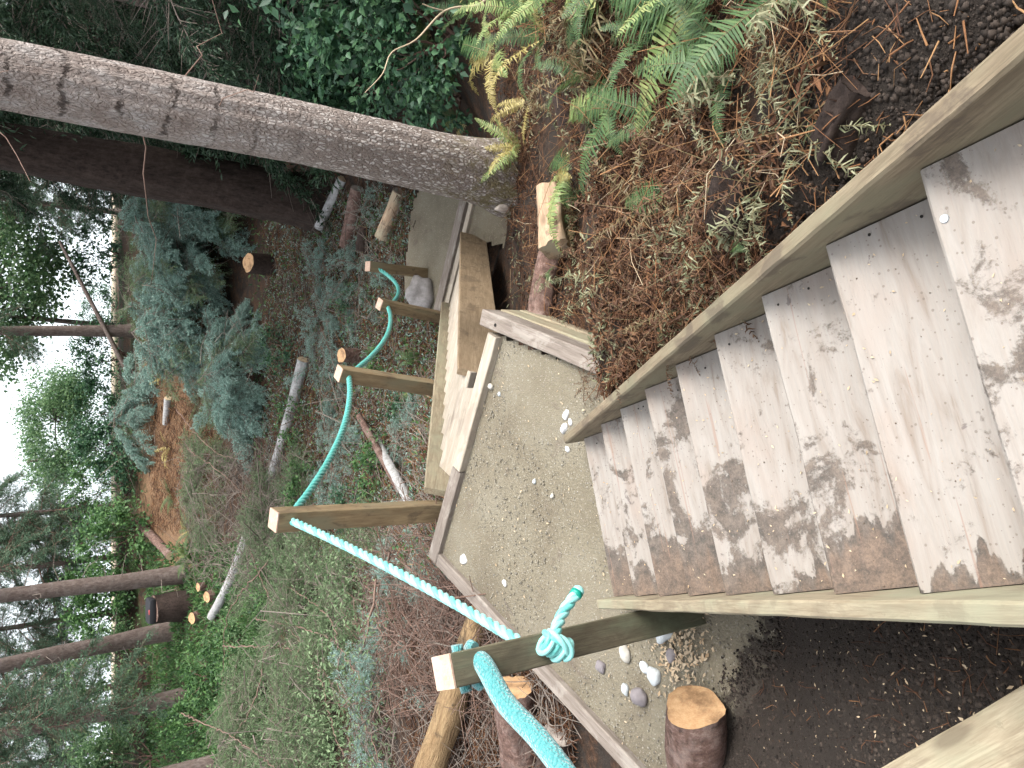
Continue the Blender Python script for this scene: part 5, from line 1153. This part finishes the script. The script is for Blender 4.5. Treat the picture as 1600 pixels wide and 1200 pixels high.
EL = np.array([(-2.2, 2.98), (-1.9, 2.92), (-1.66, 2.8), (-1.5, 2.68), (-1.36, 2.54), (-1.15, 2.44)]); kk = rng.integers(0, 5, 2600); uu = rng.random((2600, 1)); P = np.c_[EL[kk]*(1 - uu) + EL[kk + 1]*uu + rng.normal(0, .055, (2600, 2)), np.zeros(2600)]; P[:, 2] = np.maximum(gz(P[:, 0], P[:, 1]), -.012)
clods('soil crumbs spilling over the edge of the gravel', P, (.002, .014), 'clod')
Pt = []
for i in range(-1, 9):
    d = D8 - (8 - i)*RUN1; n = 170; dd_ = np.r_[rng.uniform(d - .33, d - .01, n), rng.normal(d - .335, .012, 60)]; ll_ = np.r_[-.2 + .85*rng.random(n)**2.2, rng.uniform(-.2, .68, 60)]; q_ = H1[None]*dd_[:, None] + R1[None]*ll_[:, None]; Pt.append(np.c_[q_, np.full(len(dd_), zt1(d) + .0005)])
clods('crumbs of trodden earth on the stair treads', np.concatenate(Pt), (.0008, .0035), 'crumb')
# gravel and chips on the landing
def grit(name, label, n, s, mat, xr, yr, z=-.012, flat=.6):
    x = rng.uniform(*xr, n*3); y = rng.uniform(*yr, n*3); k = in_poly(x, y, LAND1); x, y = x[k][:n], y[k][:n]; n = len(x); P = np.stack([x, y, np.full(n, z)], -1)
    base = np.array([(1, 0, 0), (-1, 0, 0), (0, 1, 0), (0, -1, 0), (0, 0, 1), (0, 0, -1)], float); tri = np.array([(0, 2, 4), (2, 1, 4), (1, 3, 4), (3, 0, 4), (2, 0, 5), (1, 2, 5), (3, 1, 5), (0, 3, 5)])
    sz = s[0] + (s[1] - s[0])*rng.random(n)**3; J = base[None]*rng.uniform(.6, 1.2, (n, 6, 1)); J[..., 2] *= flat; an = rng.uniform(0, 6.283, n); ca, sa = np.cos(an)[:, None], np.sin(an)[:, None]
    J = np.stack([J[..., 0]*ca - J[..., 1]*sa, J[..., 0]*sa + J[..., 1]*ca, J[..., 2]], -1)*sz[:, None, None]
    V = (P[:, None] + J).reshape(-1, 3); F = (np.arange(n)[:, None, None]*6 + tri[None]).reshape(-1, 3)
    return stuff(name, label, 'gravel', V, F, M[mat])
grit('gravel', 'fine grey gravel grains strewn over the upper landing', 6500, (.002, .011), 'stone', (-2.6, .4), (2.3, 5.5))
def flakes(name, label, P, s, mat):
    n = len(P); D = rng.normal(size=(n, 3))*[1, 1, .15]; L = rng.uniform(*s, n); V, F = leaves(P, D, rng.normal(size=(n, 3))*.3 + [0, 0, 1], L, L*.45, .15); return stuff(name, label, 'litter', V, F, M[mat])
x = rng.uniform(-2.5, .4, 420); y = rng.uniform(2.4, 5.5, 420); k = in_poly(x, y, LAND1); flakes('wood_chips', 'pale wood chips scattered on the gravel landing', np.stack([x[k], y[k], np.full(k.sum(), -.004)], -1), (.008, .03), 'chips')
c = at(1062, 1010, .0); P = rng.normal(0, 1, (420, 3))*[.13, .10, .0] + [c.x, c.y, .004]; flakes('wood_shavings', 'heap of pale sawdust shavings at the foot of the nearest post', P, (.01, .045), 'chips')
# crumbs on the treads
Ps = []
for i in range(-2, 9):
    d = D8 - (8 - i)*RUN1; n = 40; dd_ = rng.uniform(d - .32, d - .01, n); ll_ = rng.uniform(-.19, .68, n); q_ = H1[None]*dd_[:, None] + R1[None]*ll_[:, None]; Ps.append(np.c_[q_, np.full(n, zt1(d) + .003)])
flakes('wood_crumbs', 'tiny pale splinters lying on the stair treads', np.concatenate(Ps), (.004, .016), 'chips')
# bare branch hooking out of the thicket
br = thing('bare_branch', 'bare tan branch hooking out of the broadleaf thicket', 'branch', at(640, 60, 0.2))
Bp = [atY(765, -6, 5.4), atY(745, 8, 5.45), atY(695, 17, 5.5), atY(650, 62, 5.55), atY(612, 82, 5.6), atY(598, 115, 5.6), atY(570, 145, 5.65)]
P = catmull(Bp, .04); k = len(P); V, F = tube_arr([tuple(p - br.location) for p in P], [.011*(1 - .75*i/k) for i in range(k)], 6); mobj('wood', npmesh('wood', V, F, M['chips'], True), br)
P = catmull([Bp[2], atY(675, 12, 5.5), atY(660, 6, 5.5)], .04); V, F = tube_arr([tuple(p - br.location) for p in P], [.005]*len(P), 5); mobj('wood', npmesh('wood', V, F, M['chips'], True), br)

BG = 'long bare branches lying among the cut boughs'
BL = ['bare branch from the corner post towards the left heap', 'bare branch crossing the middle of the grey-green heap', 'bare branch running from the green bushes to the split log', 'bare branch at the left edge above the heap', 'bare branch rising towards the low green bushes', 'bare branch on the reddish twigs behind the nearest post', 'bare branch at the left edge on the reddish twigs', 'bare branch left of the orange soil pointing to the corner post', 'bare branch before the orange soil', 'bare branch buried in the left part of the heap', 'bare branch below the pale rope over the twigs', 'bare branch just behind the pale rope', 'bare branch down the front of the heap', 'bare branch along the top of the heap by the long log']
for ib, (a_, b_, c_, h_) in enumerate([((420, 840), (470, 930), (560, 1060), .5), ((480, 900), (560, 960), (600, 1090), .5), ((400, 1000), (520, 1010), (640, 1150), .6), ((350, 1100), (450, 1130), (560, 1190), .8), ((470, 1000), (440, 1100), (380, 1190), .8), ((590, 950), (660, 1000), (690, 1090), .2), ((560, 1060), (600, 1120), (640, 1195), .3),
                         ((320, 700), (380, 740), (440, 800), .4), ((300, 640), (360, 700), (420, 720), .5), ((530, 1000), (500, 1080), (500, 1170), .7), ((620, 900), (600, 1000), (560, 1080), .25), ((640, 860), (610, 930), (620, 1010), .2), ((440, 960), (560, 980), (640, 1040), .55), ((470, 870), (420, 950), (390, 1060), .7)]):
    p_ = [hit(*q_) + Vector((0, 0, h_*random.uniform(.7, 1.2))) for q_ in (a_, b_, c_)]
    t = thing('bare_branch', BL[ib], 'branch', p_[0], BG)
    P = catmull(p_, .12); k = len(P); V, F = tube_arr([tuple(q_ - p_[0] + Vector((random.gauss(0, .012), random.gauss(0, .012), random.gauss(0, .012)))) for q_ in P], [.014*(1 - .7*i/k) for i in range(k)], 5); mobj('stem', npmesh('stem', V, F, M['twig'], True), t)
    for j in range(5):
        q_ = P[int(k*random.uniform(.25, .95))]; d_ = Vector((random.gauss(0, 1), random.gauss(0, 1), random.gauss(.2, .6))).normalized()*random.uniform(.2, .6)
        V, F = limb(q_ - p_[0], q_ - p_[0] + d_, .006, .002, 4, .2); mobj('side_twig', npmesh('side_twig', V, F, M['twig_grey']), t)
